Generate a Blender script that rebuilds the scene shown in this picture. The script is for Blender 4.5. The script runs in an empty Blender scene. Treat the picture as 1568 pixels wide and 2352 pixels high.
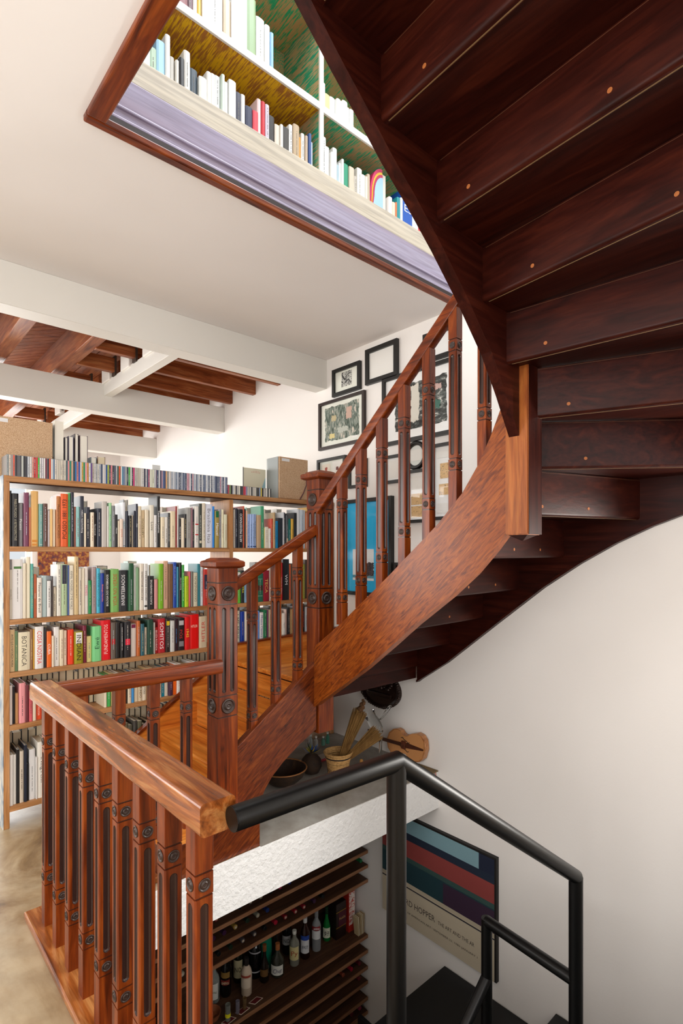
import bpy, bmesh, math, random
from mathutils import Vector, Matrix

# ------------------------------------------------------------------ camera, world, lights, exposure
SC = bpy.context.scene
COL = SC.collection
random.seed(7)

cam_d = bpy.data.cameras.new('camera')
cam = bpy.data.objects.new('camera', cam_d)
COL.objects.link(cam)
YAW = math.atan2(.670, .742)
cam.location = (0, 0, 1.6)
cam.rotation_euler = (math.pi / 2, 0, -YAW)
cam_d.sensor_fit = 'AUTO'
cam_d.sensor_width = 36
cam_d.lens = 1251 / 2352 * 36
cam_d.shift_y = 94 / 2352
cam_d.clip_start = .02
SC.camera = cam

W = bpy.data.worlds.new('sky')
SC.world = W
W.use_nodes = True
W.node_tree.nodes['Background'].inputs[0].default_value = (.90, .95, 1.0, 1)
W.node_tree.nodes['Background'].inputs[1].default_value = 1.15
SC.view_settings.view_transform = 'Standard'
SC.view_settings.look = 'None'
SC.view_settings.gamma = 1
SC.view_settings.exposure = -0.40


def area(name, loc, target, sx, sy, power, col=(1, 1, 1)):
    d = bpy.data.lights.new(name, 'AREA')
    d.shape = 'RECTANGLE'
    d.size, d.size_y, d.energy, d.color = sx, sy, power, col
    o = bpy.data.objects.new(name, d)
    COL.objects.link(o)
    o.location = loc
    o.rotation_euler = (Vector(target) - Vector(loc)).to_track_quat('-Z', 'Y').to_euler()
    return o


# daylight arriving at the window openings and the skylight of the place
area('daylight_street_window', (-2.75, .6, 1.75), (3, .8, 1.2), 3.6, 2.0, 205, (1, .97, .93))
area('daylight_rear_window', (.3, -2.75, 1.75), (.9, 3, 1.2), 3.6, 2.0, 95, (1, .97, .93))
area('daylight_stair_window', (3.55, .02, 1.2), (.4, 1.9, .0), .18, 1.0, 80, (1, .95, .88))
area('daylight_far_window', (1.0, 9.3, 1.9), (1.3, 4, 1.9), 3.6, 2.2, 330, (1, .99, .97))
area('daylight_far_side_window', (-2.75, 6.4, 1.9), (3, 6.0, 1.9), 3.0, 2.2, 230, (1, .99, .97))
area('daylight_skylight', (1.9, 1.1, 6.55), (1.9, 1.5, 3.5), 2.3, 1.7, 230, (.93, .97, 1))

# ------------------------------------------------------------------ materials


def lin(h):
    h = h.lstrip('#')
    r = []
    for i in (0, 2, 4):
        c = int(h[i:i + 2], 16) / 255
        r.append(c / 12.92 if c <= .04045 else ((c + .055) / 1.055) ** 2.4)
    return (*r, 1)


MATS = {}


def base(name):
    m = bpy.data.materials.new(name)
    m.use_nodes = True
    nt = m.node_tree
    b = nt.nodes['Principled BSDF']
    MATS[name] = m
    return m, nt, b


def flat(h, rough=.5, spec=.5, metal=0, trans=0, name=None):
    k = name or 'plain_%s_%g_%g_%g_%g' % (h, rough, spec, metal, trans)
    if k in MATS:
        return MATS[k]
    m, nt, b = base(k)
    b.inputs['Base Color'].default_value = lin(h)
    b.inputs['Roughness'].default_value = rough
    b.inputs['Specular IOR Level'].default_value = spec
    b.inputs['Metallic'].default_value = metal
    b.inputs['Transmission Weight'].default_value = trans
    return m


def coords(nt, scale, rnd=True, rot=(0, 0, 0)):
    tc = nt.nodes.new('ShaderNodeTexCoord')
    mp = nt.nodes.new('ShaderNodeMapping')
    mp.inputs['Scale'].default_value = scale
    if rnd:
        oi = nt.nodes.new('ShaderNodeObjectInfo')
        mu = nt.nodes.new('ShaderNodeMath')
        mu.operation = 'MULTIPLY'
        mu.inputs[1].default_value = 37
        nt.links.new(oi.outputs['Random'], mu.inputs[0])
        ad = nt.nodes.new('ShaderNodeVectorMath')
        ad.operation = 'ADD'
        nt.links.new(tc.outputs['Object'], ad.inputs[0])
        nt.links.new(mu.outputs[0], ad.inputs[1])
        src = ad.outputs[0]
    else:
        src = tc.outputs['Object']
    if any(rot):
        vr = nt.nodes.new('ShaderNodeVectorRotate')
        vr.rotation_type = 'EULER_XYZ'
        vr.inputs['Rotation'].default_value = rot
        nt.links.new(src, vr.inputs['Vector'])
        src = vr.outputs[0]
    nt.links.new(src, mp.inputs[0])
    return mp.outputs[0]


def noise(nt, vec, scale, detail=4, dist=0, rough=.55):
    n = nt.nodes.new('ShaderNodeTexNoise')
    n.inputs['Scale'].default_value = scale
    n.inputs['Detail'].default_value = detail
    n.inputs['Distortion'].default_value = dist
    n.inputs['Roughness'].default_value = rough
    nt.links.new(vec, n.inputs['Vector'])
    return n.outputs['Fac']


def ramp(nt, fac, stops):
    r = nt.nodes.new('ShaderNodeValToRGB')
    e = r.color_ramp.elements
    while len(e) > 1:
        e.remove(e[0])
    e[0].position, e[0].color = stops[0][0], lin(stops[0][1])
    for p, c in stops[1:]:
        x = e.new(p)
        x.color = lin(c)
    nt.links.new(fac, r.inputs[0])
    return r.outputs[0]


def mix(nt, fac, a, b, kind='MIX'):
    n = nt.nodes.new('ShaderNodeMix')
    n.data_type = 'RGBA'
    n.blend_type = kind
    for s, v in ((0, fac), (6, a), (7, b)):
        if isinstance(v, (int, float)):
            n.inputs[s].default_value = v
        elif isinstance(v, tuple):
            n.inputs[s].default_value = v
        else:
            nt.links.new(v, n.inputs[s])
    return n.outputs[2]


def bump(nt, b, fac, strength, dist=.01):
    n = nt.nodes.new('ShaderNodeBump')
    n.inputs['Strength'].default_value = strength
    n.inputs['Distance'].default_value = dist
    nt.links.new(fac, n.inputs['Height'])
    nt.links.new(n.outputs[0], b.inputs['Normal'])


def wood(name, dark, mid, light, axis, rough=.32, fine=1.0, contrast=1.0, coat=.25, rot=(0, 0, 0), short=1.0, spec=.3, dist=1.6):
    """grain runs along the axis"""
    m, nt, b = base(name)
    s = [9 * fine] * 3
    s['xyz'.index(axis)] = .9 * fine * short
    v = coords(nt, s, rot=rot)
    f = noise(nt, v, 2.2, 5, dist)
    lo, hi = .5 - .2 * contrast, .5 + .2 * contrast
    col = ramp(nt, f, [(max(.0, .5 - .26 / contrast), dark), (.5, mid), (min(1, .5 + .24 / contrast), light)])
    s2 = [70 * fine] * 3
    s2['xyz'.index(axis)] = 3 * fine
    f2 = noise(nt, coords(nt, s2, rot=rot), 1.5, 3, .3)
    col = mix(nt, .35, col, ramp(nt, f2, [(.35, '#8a8080'), (.6, '#ffffff')]), 'MULTIPLY')
    nt.links.new(col, b.inputs['Base Color'])
    b.inputs['Roughness'].default_value = rough
    b.inputs['Coat Weight'].default_value = coat
    b.inputs['Coat Roughness'].default_value = .22
    b.inputs['Specular IOR Level'].default_value = spec
    bump(nt, b, f2, .08, .004)
    return m


RED = {a: wood('varnished_red_wood_' + a, '#3a1204', '#76300b', '#984a15', a, .32, 1.0, 1.05, .12) for a in 'xyz'}
RAIL = {a: wood('worn_handrail_wood_' + a, '#552710', '#94501f', '#ba7f48', a, .25, 1.1, 1.2, .4) for a in 'xyz'}
STRING = {'y': wood('figured_stringer_wood_y', '#521e07', '#8c4311', '#a6591a', 'y', .36, 2.6, 1.15, rot=(math.radians(42), 0, 0), short=1.6),
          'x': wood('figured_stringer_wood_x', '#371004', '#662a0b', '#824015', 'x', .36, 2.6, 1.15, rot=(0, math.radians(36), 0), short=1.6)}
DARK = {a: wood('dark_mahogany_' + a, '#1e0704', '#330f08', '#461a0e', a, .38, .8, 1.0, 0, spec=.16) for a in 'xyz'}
TREAD = {a: wood('honey_tread_wood_' + a, '#b2581a', '#d9822f', '#e89f4c', a, .3, .6, 1.1, .3) for a in 'xyz'}
SHELF = {a: wood('pine_shelf_wood_' + a, '#96602f', '#b98453', '#c99a6c', a, .45, 1.0, 1.0, .05) for a in 'xyz'}
ROOF = {a: wood('roof_timber_' + a, '#64290f', '#98522a', '#b37548', a, .42, .8, 1.1, .05) for a in 'xyz'}
RACK = {a: wood('dark_rack_wood_' + a, '#39241a', '#4e3323', '#614330', a, .5, .8, 1.0, 0) for a in 'xyz'}
RACKEDGE = {a: wood('raw_rack_edge_' + a, '#7a5238', '#946748', '#a87c5a', a, .55, 1, 1.0, 0) for a in 'xyz'}
STAIN = flat('#38231e', .26, name='dark_brown_stain')
ROSE = flat('#35241d', .42, .5, name='dark_rosette_stain')


def plaster(name, c, strength, scale, rough=.9):
    m, nt, b = base(name)
    f = noise(nt, coords(nt, (1, 1, 1), False), scale, 4)
    f0 = noise(nt, coords(nt, (1, 1, 1), False), 1.3, 2)
    col = mix(nt, .06, lin(c), ramp(nt, f0, [(.3, '#b0aaa0'), (.7, '#ffffff')]), 'MULTIPLY')
    nt.links.new(col, b.inputs['Base Color'])
    b.inputs['Roughness'].default_value = rough
    bump(nt, b, f, strength, .01)
    return m


WALL = plaster('white_wall_paint', '#f1ede9', .06, 60)
CEIL = plaster('white_ceiling_paint', '#f3efec', .02, 40)
ROUGH = plaster('rough_white_plaster', '#f3f3f2', .9, 38)
BEAM = plaster('white_gloss_beam_paint', '#e6e4de', .02, 30, .5)


def cement(name, stops, rough):
    m, nt, b = base(name)
    v = coords(nt, (1, 1, 1), False)
    f = noise(nt, v, 1.7, 7, .8, .62)
    g = noise(nt, v, 9, 5, .4)
    col = ramp(nt, f, stops)
    col = mix(nt, .3, col, ramp(nt, g, [(.3, '#a08a70'), (.62, '#ffffff')]), 'MULTIPLY')
    nt.links.new(col, b.inputs['Base Color'])
    b.inputs['Roughness'].default_value = rough
    bump(nt, b, g, .04)
    return m


FLOOR = cement('waxed_cement', [(.34, '#5c4226'), (.43, '#8f7450'), (.52, '#ab9676'), (.66, '#b8a88c'), (.78, '#c4b8a0')], .33)
SLABTOP = cement('grey_cement', [(.3, '#7c756a'), (.55, '#a6a39b'), (.75, '#bdbdb8')], .5)


def distressed(name, paint, under, amount, axis):
    m, nt, b = base(name)
    s = [75, 75, 75]
    s['xyz'.index(axis)] = 7
    f = noise(nt, coords(nt, s, False), 1.6, 5, .2)
    g = noise(nt, coords(nt, (9, 9, 9), False), 1.0, 3)
    mu = nt.nodes.new('ShaderNodeMath')
    mu.operation = 'MULTIPLY_ADD'
    nt.links.new(g, mu.inputs[0])
    mu.inputs[1].default_value = .45
    nt.links.new(f, mu.inputs[2])
    k = ramp(nt, mu.outputs[0], [(amount - .03, '#000000'), (amount + .03, '#ffffff')])
    # keep the range of the sum inside the ramp
    mu2 = nt.nodes.new('ShaderNodeMath')
    mu2.operation = 'MULTIPLY'
    mu2.inputs[1].default_value = .5
    nt.links.new(mu.outputs[0], mu2.inputs[0])
    nt.links.new(mu2.outputs[0], k.node.inputs[0])
    sep = nt.nodes.new('ShaderNodeRGBToBW')
    nt.links.new(k, sep.inputs[0])
    nt.links.new(mix(nt, sep.outputs[0], lin(under), lin(paint)), b.inputs['Base Color'])
    b.inputs['Roughness'].default_value = .6
    return m


YELLOW = distressed('worn_yellow_paint', '#f0bc12', '#b0702c', .36, 'y')
GREEN = distressed('worn_green_paint', '#1fa878', '#bc9a6c', .374, 'y')
GREENZ = distressed('worn_green_side_paint', '#1fa078', '#bea276', .37, 'y')
BLUEWASH = distressed('blue_washed_paint', '#7a8fa4', '#cfcec6', .37, 'z')
LILAC = wood('lilac_washed_board', '#97808a', '#aca4bd', '#bab0c2', 'x', .25, .6, .7, .5, short=.4, dist=.1)
CREAMB = wood('cream_painted_board', '#c9bca6', '#d9cfbd', '#e2dacb', 'x', .5, .6, .8, 0, short=.4, dist=.1)
WHITEP = flat('#f2eee8', .5)
STEEL = flat('#060606', .36, .35, name='black_enamel_steel')
STEELTREAD = flat('#080808', .55, name='black_steel_tread')


def chip(name):
    m, nt, b = base(name)
    f = noise(nt, coords(nt, (1, 1, 1)), 330, 3)
    nt.links.new(ramp(nt, f, [(.35, '#a98462'), (.5, '#c8a582'), (.65, '#dcc0a0')]), b.inputs['Base Color'])
    b.inputs['Roughness'].default_value = .8
    return m


CHIP = chip('raw_chipboard')


def pane_mat():
    m, nt, b = base('picture_glass')
    out = nt.nodes['Material Output']
    t = nt.nodes.new('ShaderNodeBsdfTransparent')
    g = nt.nodes.new('ShaderNodeBsdfGlossy')
    g.inputs['Roughness'].default_value = .03
    x = nt.nodes.new('ShaderNodeMixShader')
    x.inputs[0].default_value = .022
    nt.links.new(t.outputs[0], x.inputs[1])
    nt.links.new(g.outputs[0], x.inputs[2])
    nt.links.new(x.outputs[0], out.inputs[0])
    return m


PANE = pane_mat()
BLACKF = flat('#141312', .4, name='black_frame_paint')
PAPER = flat('#ecebe6', .8)

# ------------------------------------------------------------------ mesh helpers
WL = {}     # world position of every object that was built


def tag(o, label=None, cat=None, group=None, kind=None):
    if label:
        o['label'] = label
    if cat:
        o['category'] = cat
    if group:
        o['group'] = group
    if kind:
        o['kind'] = kind
    return o


def empty(name, loc, label, cat, group=None):
    o = bpy.data.objects.new(name, None)
    o.empty_display_size = .05
    COL.objects.link(o)
    o.location = loc
    WL[o] = Vector(loc)
    return tag(o, label, cat, group)


def link(name, me, loc, parent=None):
    """object from a mesh whose origin is at world position loc"""
    o = bpy.data.objects.new(name, me)
    COL.objects.link(o)
    loc = Vector(loc)
    WL[o] = loc
    if parent is not None:
        o.parent = parent
        o.location = loc - WL[parent]
    else:
        o.location = loc
    return o


def mk(name, bm, mats, parent=None, smooth=False, origin=None):
    """bm holds world coordinates; the origin goes to the middle of its base"""
    if not isinstance(mats, (list, tuple)):
        mats = [mats]
    if origin is None:
        lo = Vector([min(v.co[i] for v in bm.verts) for i in range(3)])
        hi = Vector([max(v.co[i] for v in bm.verts) for i in range(3)])
        origin = Vector(((lo.x + hi.x) / 2, (lo.y + hi.y) / 2, lo.z))
    bmesh.ops.translate(bm, verts=bm.verts, vec=-Vector(origin))
    bmesh.ops.recalc_face_normals(bm, faces=bm.faces)
    if smooth:
        for f in bm.faces:
            f.smooth = True
        if smooth == 'auto':
            for e in bm.edges:
                if len(e.link_faces) == 2 and e.calc_face_angle() > .6:
                    e.smooth = False
    me = bpy.data.meshes.new(name)
    bm.to_mesh(me)
    bm.free()
    for m in mats:
        me.materials.append(m)
    return link(name, me, origin, parent)


def struct(name, bm, mats, **k):
    return tag(mk(name, bm, mats, **k), kind='structure')


def quad(bm, pts, mi=0):
    f = bm.faces.new([bm.verts.new(p) for p in pts])
    f.material_index = mi
    return f


def box(bm, x0, x1, y0, y1, z0, z1, mi=0):
    v = [bm.verts.new((x, y, z)) for z in (z0, z1) for y in (y0, y1) for x in (x0, x1)]
    for a in ((0, 2, 3, 1), (4, 5, 7, 6), (0, 1, 5, 4), (2, 6, 7, 3), (0, 4, 6, 2), (1, 3, 7, 5)):
        f = bm.faces.new([v[i] for i in a])
        f.material_index = mi
    return bm


def bx(*a, bev=0, seg=2):
    bm = bmesh.new()
    box(bm, *a)
    if bev:
        bmesh.ops.bevel(bm, geom=list(bm.edges), offset=bev, segments=seg, affect='EDGES', profile=.5)
    return bm


def prism(pts, vec, bm=None, mi=0, bev=0):
    bm = bm or bmesh.new()
    vec = Vector(vec)
    a = [bm.verts.new(p) for p in pts]
    b = [bm.verts.new(Vector(p) + vec) for p in pts]
    fs = [bm.faces.new(a), bm.faces.new(b[::-1])]
    n = len(a)
    for i in range(n):
        fs.append(bm.faces.new([a[i], b[i], b[(i + 1) % n], a[(i + 1) % n]]))
    for f in fs:
        f.material_index = mi
    if bev:
        bmesh.ops.bevel(bm, geom=list(bm.edges), offset=bev, segments=2, affect='EDGES', profile=.5)
    return bm


def ring(bm, c, u, v, r, n=12):
    return [bm.verts.new(Vector(c) + u * (math.cos(2 * math.pi * i / n) * r) + v * (math.sin(2 * math.pi * i / n) * r)) for i in range(n)]


def skin_rings(bm, rings, caps=(True, True), mi=0):
    n = len(rings[0])
    for a, b in zip(rings, rings[1:]):
        for i in range(n):
            f = bm.faces.new([a[i], a[(i + 1) % n], b[(i + 1) % n], b[i]])
            f.material_index = mi
    if caps[0]:
        bm.faces.new(rings[0][::-1]).material_index = mi
    if caps[1]:
        bm.faces.new(rings[-1]).material_index = mi


def tube(path, r, n=14, bm=None, mi=0):
    """r may be a number or a list; corners are mitred"""
    bm = bm or bmesh.new()
    P = [Vector(p) for p in path]
    rs = r if isinstance(r, (list, tuple)) else [r] * len(P)
    prev = None
    rings = []
    for i, p in enumerate(P):
        d1 = (P[i] - P[i - 1]).normalized() if i else (P[1] - P[0]).normalized()
        d2 = (P[i + 1] - P[i]).normalized() if i < len(P) - 1 else d1
        t = (d1 + d2).normalized()
        if prev is None:
            up = Vector((0, 0, 1)) if abs(t.z) < .9 else Vector((1, 0, 0))
            u = t.cross(up).normalized()
        else:
            u = (prev - t * prev.dot(t)).normalized()
        prev = u
        w = t.cross(u)
        k = 1 / max(.5, t.dot(d1))
        bend = (d2 - d1)
        rg = []
        for j in range(n):
            o = u * (math.cos(2 * math.pi * j / n) * rs[i]) + w * (math.sin(2 * math.pi * j / n) * rs[i])
            if bend.length > .02:
                bn = (bend - t * bend.dot(t)).normalized()
                o += bn * o.dot(bn) * (k - 1)
            rg.append(bm.verts.new(p + o))
        rings.append(rg)
    skin_rings(bm, rings, mi=mi)
    return bm


def lathe(profile, c, n=20, bm=None, axis=(0, 0, 1), mi=0, caps=(True, True)):
    """profile: (radius, height) pairs along the axis from c"""
    bm = bm or bmesh.new()
    ax = Vector(axis).normalized()
    up = Vector((0, 0, 1)) if abs(ax.z) < .9 else Vector((1, 0, 0))
    u = ax.cross(up).normalized()
    v = ax.cross(u)
    skin_rings(bm, [ring(bm, Vector(c) + ax * h, u, v, max(r, .0004), n) for r, h in profile], caps, mi)
    return bm


def frame_bar(path, wv, hv, w, h, bm=None, mi=0, bev=.006):
    """rectangular bar with rounded edges swept along a path (constant cross axes)"""
    bm = bm or bmesh.new()
    wv, hv = Vector(wv), Vector(hv)
    b = bev
    prof = []
    for sx, sy, a0 in ((1, 1, 0), (-1, 1, 90), (-1, -1, 180), (1, -1, 270)):
        for k in (0, 30, 60, 90):
            a = math.radians(a0 + k)
            prof.append((sx * (w / 2 - b) + b * math.cos(a), sy * (h / 2 - b) + b * math.sin(a)))
    rings = [[bm.verts.new(Vector(p) + wv * x + hv * y) for x, y in prof] for p in path]
    skin_rings(bm, rings, mi=mi)
    return bm


def text_bm(body, centre, right, up, w, h, bm=None, off=0, stretch=1.6):
    """flat letters fitted into a w by h box"""
    cu = bpy.data.curves.new('letters', 'FONT')
    cu.body = body
    cu.size = 1
    cu.resolution_u = 2
    to = bpy.data.objects.new('letters', cu)
    me = bpy.data.meshes.new_from_object(to)
    bpy.data.objects.remove(to)
    bpy.data.curves.remove(cu)
    bm = bm or bmesh.new()
    vs = [v.co.copy() for v in me.vertices]
    if not vs:
        return bm
    x0, x1 = min(v.x for v in vs), max(v.x for v in vs)
    y0, y1 = min(v.y for v in vs), max(v.y for v in vs)
    sx, sy = w / max(x1 - x0, 1e-6), h / max(y1 - y0, 1e-6)
    sx, sy = min(sx, sy * stretch), min(sy, sx * stretch)
    right, up, centre = Vector(right), Vector(up), Vector(centre)
    n = right.cross(up).normalized()
    nv = [bm.verts.new(centre + right * ((v.x - (x0 + x1) / 2) * sx) + up * ((v.y - (y0 + y1) / 2) * sy) + n * off) for v in vs]
    for p in me.polygons:
        try:
            bm.faces.new([nv[i] for i in p.vertices])
        except ValueError:
            pass
    bpy.data.meshes.remove(me)
    return bm


def lettering(body, centre, right, up, w, h, col, parent, name='lettering', stretch=1.6):
    bm = text_bm(body, centre, right, up, w, h, None, 0, stretch)
    if not bm.faces:
        bm.free()
        return None
    me_n = Vector(right).cross(Vector(up))
    o = mk(name, bm, flat(col, .6), parent)
    return o


def copy_tree(o, loc, parent=None):
    """copy of a thing or part with its children, moved to world position loc"""
    c = o.copy()
    COL.objects.link(c)
    loc = Vector(loc)
    WL[c] = loc
    c.parent = parent
    c.location = loc - WL[parent] if parent else loc
    for ch in o.children:
        copy_tree(ch, loc + (WL[ch] - WL[o]), c)
    return c


ORD = ('first second third fourth fifth sixth seventh eighth ninth tenth eleventh twelfth thirteenth fourteenth '
       'fifteenth sixteenth seventeenth eighteenth nineteenth').split()
TENS = {2: 'twenty', 3: 'thirty', 4: 'forty', 5: 'fifty', 6: 'sixty', 7: 'seventy', 8: 'eighty', 9: 'ninety'}


def ordinal(n):
    if n < 20:
        return ORD[n - 1]
    if n >= 100:
        return 'hundredth' if n == 100 else 'hundred and ' + ordinal(n - 100)
    t, u = divmod(n, 10)
    return TENS[t][:-1] + 'ieth' if u == 0 else TENS[t] + '-' + ORD[u - 1]


PALETTE = {'black': '#1c1c1e', 'navy': '#2a2e40', 'white': '#ebe9e6', 'cream': '#ecdfc6', 'grey': '#8a8a8c', 'pale grey': '#c8c6c2',
           'orange': '#ea6424', 'red': '#d81e22', 'dark red': '#8c2028', 'yellow': '#ecc04a', 'blue': '#2050b0', 'sky blue': '#3a9cd4',
           'pale blue': '#b8cce8', 'green': '#2e8c50', 'dark green': '#28583e', 'lime green': '#8cc83c', 'mint green': '#86d494',
           'teal': '#3a8c90', 'pink': '#e890a0', 'peach': '#f4be94', 'tan': '#d4ac78', 'brown': '#7c5238', 'dark brown': '#3c2c26',
           'purple': '#6c385c', 'olive': '#908a3c', 'rust': '#bc6030', 'mauve': '#aa9098', 'lilac': '#d8d4e4'}


def colname(h):
    a = lin(h)
    a = [c ** .45 for c in a[:3]]
    return min(PALETTE, key=lambda k: sum((x - y ** .45) ** 2 for x, y in zip(a, lin(PALETTE[k])[:3])))

# ------------------------------------------------------------------ the room shell
XW = 3.2          # face of the right-hand wall
SLAB = .265
CZ = 3.34         # ceiling height
UF = 3.48         # upper floor


def wall_x(name, x0, x1, ya, yb, za, zb, holes, mat=WALL):
    """wall across x with rectangular openings (y0, y1, z0, z1), openings in order of y"""
    bm = bmesh.new()
    y = ya
    for h in holes:
        box(bm, x0, x1, y, h[0], za, zb)
        box(bm, x0, x1, h[0], h[1], za, h[2])
        box(bm, x0, x1, h[0], h[1], h[3], zb)
        y = h[1]
    box(bm, x0, x1, y, yb, za, zb)
    return struct(name, bm, mat)


def wall_y(name, y0, y1, xa, xb, za, zb, holes, mat=WALL):
    bm = bmesh.new()
    x = xa
    for h in holes:
        box(bm, x, h[0], y0, y1, za, zb)
        box(bm, h[0], h[1], y0, y1, za, h[2])
        box(bm, h[0], h[1], y0, y1, h[3], zb)
        x = h[1]
    box(bm, x, xb, y0, y1, za, zb)
    return struct(name, bm, mat)


wall_x('wall_right', XW, 3.4, -2.4, 8.8, -2.7, 6.4, [(-.15, .60, .5, 1.85)])
wall_x('wall_left', -2.6, -2.4, -2.4, 8.8, -.3, 6.4, [(-1.2, 2.4, .75, 2.75), (4.9, 7.9, .8, 3.0)])
wall_y('wall_near', -2.6, -2.4, -2.6, 3.4, -.3, 6.4, [(-1.5, 2.1, .75, 2.75)])
wall_y('wall_far', 8.8, 9.0, -2.6, 3.4, -.3, 4.2, [(-.8, 1.95, .8, 3.0)])
wall_y('wall_upper', 2.72, 2.85, -2.4, XW, UF, 6.4, [])

bm = bmesh.new()
box(bm, -2.4, XW, 2.5, 8.8, -SLAB, 0)
box(bm, -2.4, .70, -2.4, 2.5, -SLAB, 0)
box(bm, .70, XW, -2.4, .18, -SLAB, 0)
struct('floor', bm, FLOOR)
struct('trim_1', bx(.70, XW, 2.484, 2.5, -SLAB, .002), ROUGH)           # plastered edge of the landing slab
struct('trim_2', bx(1.66, XW, 2.49, 3.62, 0, .004), SLABTOP)            # bare cement ledge under the stair
bm = bmesh.new()
box(bm, -2.4, .69, -2.4, 3.9, CZ, UF)
box(bm, .69, XW, 2.30, 3.9, CZ, UF)
box(bm, .69, XW, -2.4, .25, CZ, UF)
struct('ceiling', bm, CEIL)
bm = bmesh.new()                                                        # upper ceiling with its skylight
box(bm, -2.4, .75, -2.4, 2.72, 6.3, 6.4)
box(bm, 3.05, XW, -2.4, 2.72, 6.3, 6.4)
box(bm, .75, 3.05, -2.4, .25, 6.3, 6.4)
box(bm, .75, 3.05, 1.95, 2.72, 6.3, 6.4)
struct('ceiling_upper', bm, CEIL)
# lower level
struct('floor_cellar', bx(.5, XW, -2.4, 3.7, -2.8, -2.7), FLOOR)
struct('wall_cellar_far', bx(.5, XW, 3.6, 3.7, -2.7, -SLAB), ROUGH)
struct('added_wall_cellar_near', bx(.5, XW, -.5, -.4, -2.7, -SLAB), ROUGH)  # unseen wall, added to keep sky light out of the lower level
struct('wall_cellar_left', bx(.5, .64, -.4, 3.6, -2.7, -SLAB), ROUGH)


def window(name, axis, p, a0, a1, z0, z1, n):
    """white timber frame, bars and panes in an opening; axis is the wall normal"""
    bm = bmesh.new()

    def b(u0, u1, w0, w1, d=.03):
        if axis == 'x':
            box(bm, p - d, p + d, u0, u1, w0, w1)
        else:
            box(bm, u0, u1, p - d, p + d, w0, w1)
    b(a0, a1, z0, z0 + .06)
    b(a0, a1, z1 - .06, z1)
    for i in range(n + 1):
        c = a0 + (a1 - a0) * i / n
        c = min(max(c, a0 + .03), a1 - .03)
        b(c - .03, c + .03, z0 + .06, z1 - .06)
    w = struct(name, bm, WHITEP)
    for i in range(n):
        c0, c1 = a0 + (a1 - a0) * i / n + .03, a0 + (a1 - a0) * (i + 1) / n - .03
        if axis == 'x':
            q = bx(p - .003, p + .003, c0, c1, z0 + .06, z1 - .06)
        else:
            q = bx(c0, c1, p - .003, p + .003, z0 + .06, z1 - .06)
        mk('pane', q, PANE, w)
    return w


window('window_1', 'x', -2.5, -1.2, 2.4, .75, 2.75, 4)
window('window_2', 'x', -2.5, 4.9, 7.9, .8, 3.0, 3)
window('window_3', 'y', -2.5, -1.5, 2.1, .75, 2.75, 4)
window('window_4', 'y', 8.9, -.8, 1.95, .8, 3.0, 3)
window('window_5', 'x', 3.37, -.15, .60, .5, 1.85, 1)

# trim round the ceiling opening and the boards of the upper floor edge
struct('trim_3', bx(.69, .765, .25, 2.254, CZ - .022, CZ + .05, bev=.006), RED['y'])
t4 = struct('trim_4', bx(.69, XW, 2.255, 2.30, CZ - .022, CZ + .01, bev=.006), RED['x'])
mk('dark_bead', bx(.765, XW, 2.262, 2.29, CZ + .01, CZ + .035), flat('#241210', .4), t4)  # near-black strip between the trim and the lilac board
bm = bx(.765, XW, 2.272, 2.30, CZ + .035, 3.565, bev=.003)
fa = struct('trim_5', bm, LILAC)
mk('bead', bx(.765, XW, 2.262, 2.274, 3.425, 3.437, bev=.003), LILAC, fa)
mk('bead', bx(.765, XW, 2.264, 2.274, CZ + .037, CZ + .05, bev=.003), LILAC, fa)

# white beams of the far room
for i, (y0, y1, z0, z1) in enumerate(((3.74, 3.90, 3.08, CZ), (5.55, 5.70, 2.985, 3.27), (7.41, 7.55, 2.93, 3.2))):
    b = bx(-2.4, XW, y0, y1, z0, z1, bev=.004)
    tag(struct('beam', b, BEAM), ['broad white beam at the edge of the white ceiling', 'second white beam crossing below the roof timbers',
                                  'farthest white beam above the pale back room'][i])
for i, (y0, y1, z) in enumerate(((3.90, 5.55, 3.15), (5.70, 7.41, 3.10))):
    tag(struct('tie_beam', bx(1.86, 1.94, y0, y1, z, z + .13, bev=.003), BEAM),
        ['short white cross beam between the two nearest white beams', 'short white cross beam between the two farthest white beams'][i])
# roof timbers
roof = empty('roof_frame', (1.9, 6.3, 3.27), 'reddish brown roof timbers and boards above the white beams', 'roof')
tag(roof, kind='structure')
del roof['category']
for y in (4.45, 4.90, 5.37, 5.9, 6.4, 6.87, 7.3, 7.9, 8.4):
    mk('joist', bx(1.94, XW, y, y + .055, 3.28, 3.47, bev=.004), ROOF['x'], roof)
for y in (4.22, 4.72, 5.22, 5.9, 6.4, 6.87, 7.7):
    mk('joist', bx(1.52, 1.86, y, y + .06, 3.30, 3.43, bev=.004), ROOF['x'], roof)
    mk('bracket', bx(1.845, 1.862, y - .012, y + .072, 3.27, 3.45), flat('#3a2a20', .7), roof)
    mk('infill_block', bx(1.84, 1.90, y + .14, y + .34, 3.26, 3.44, bev=.008), WHITEP, roof)
for x in (.92, 1.42, .35):
    mk('rafter', bx(x, x + .11, 3.90, 8.8, 3.31, 3.6, bev=.005), ROOF['y'], roof)
k = 0
for i in range(15):
    x = 1.53 + i * .112
    mk('roof_board', bx(x, x + .108, 3.90, 8.8, 3.50 + .003 * (i % 2), 3.53), ROOF['y'], roof)
for i in range(44):
    y = 3.92 + i * .111
    for x0, x1, z0, z1 in ((1.03, 1.42, 3.43, 3.56), (.46, .92, 3.43, 3.56)):
        mk('roof_board', prism([(x0, y, z0), (x1, y, z1), (x1, y, z1 + .02), (x0, y, z0 + .02)], (0, .105, 0)), ROOF['x'], roof)
struct('ceiling_far', bx(-2.4, XW, 3.9, 8.8, 3.62, 3.7), CEIL)

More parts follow.
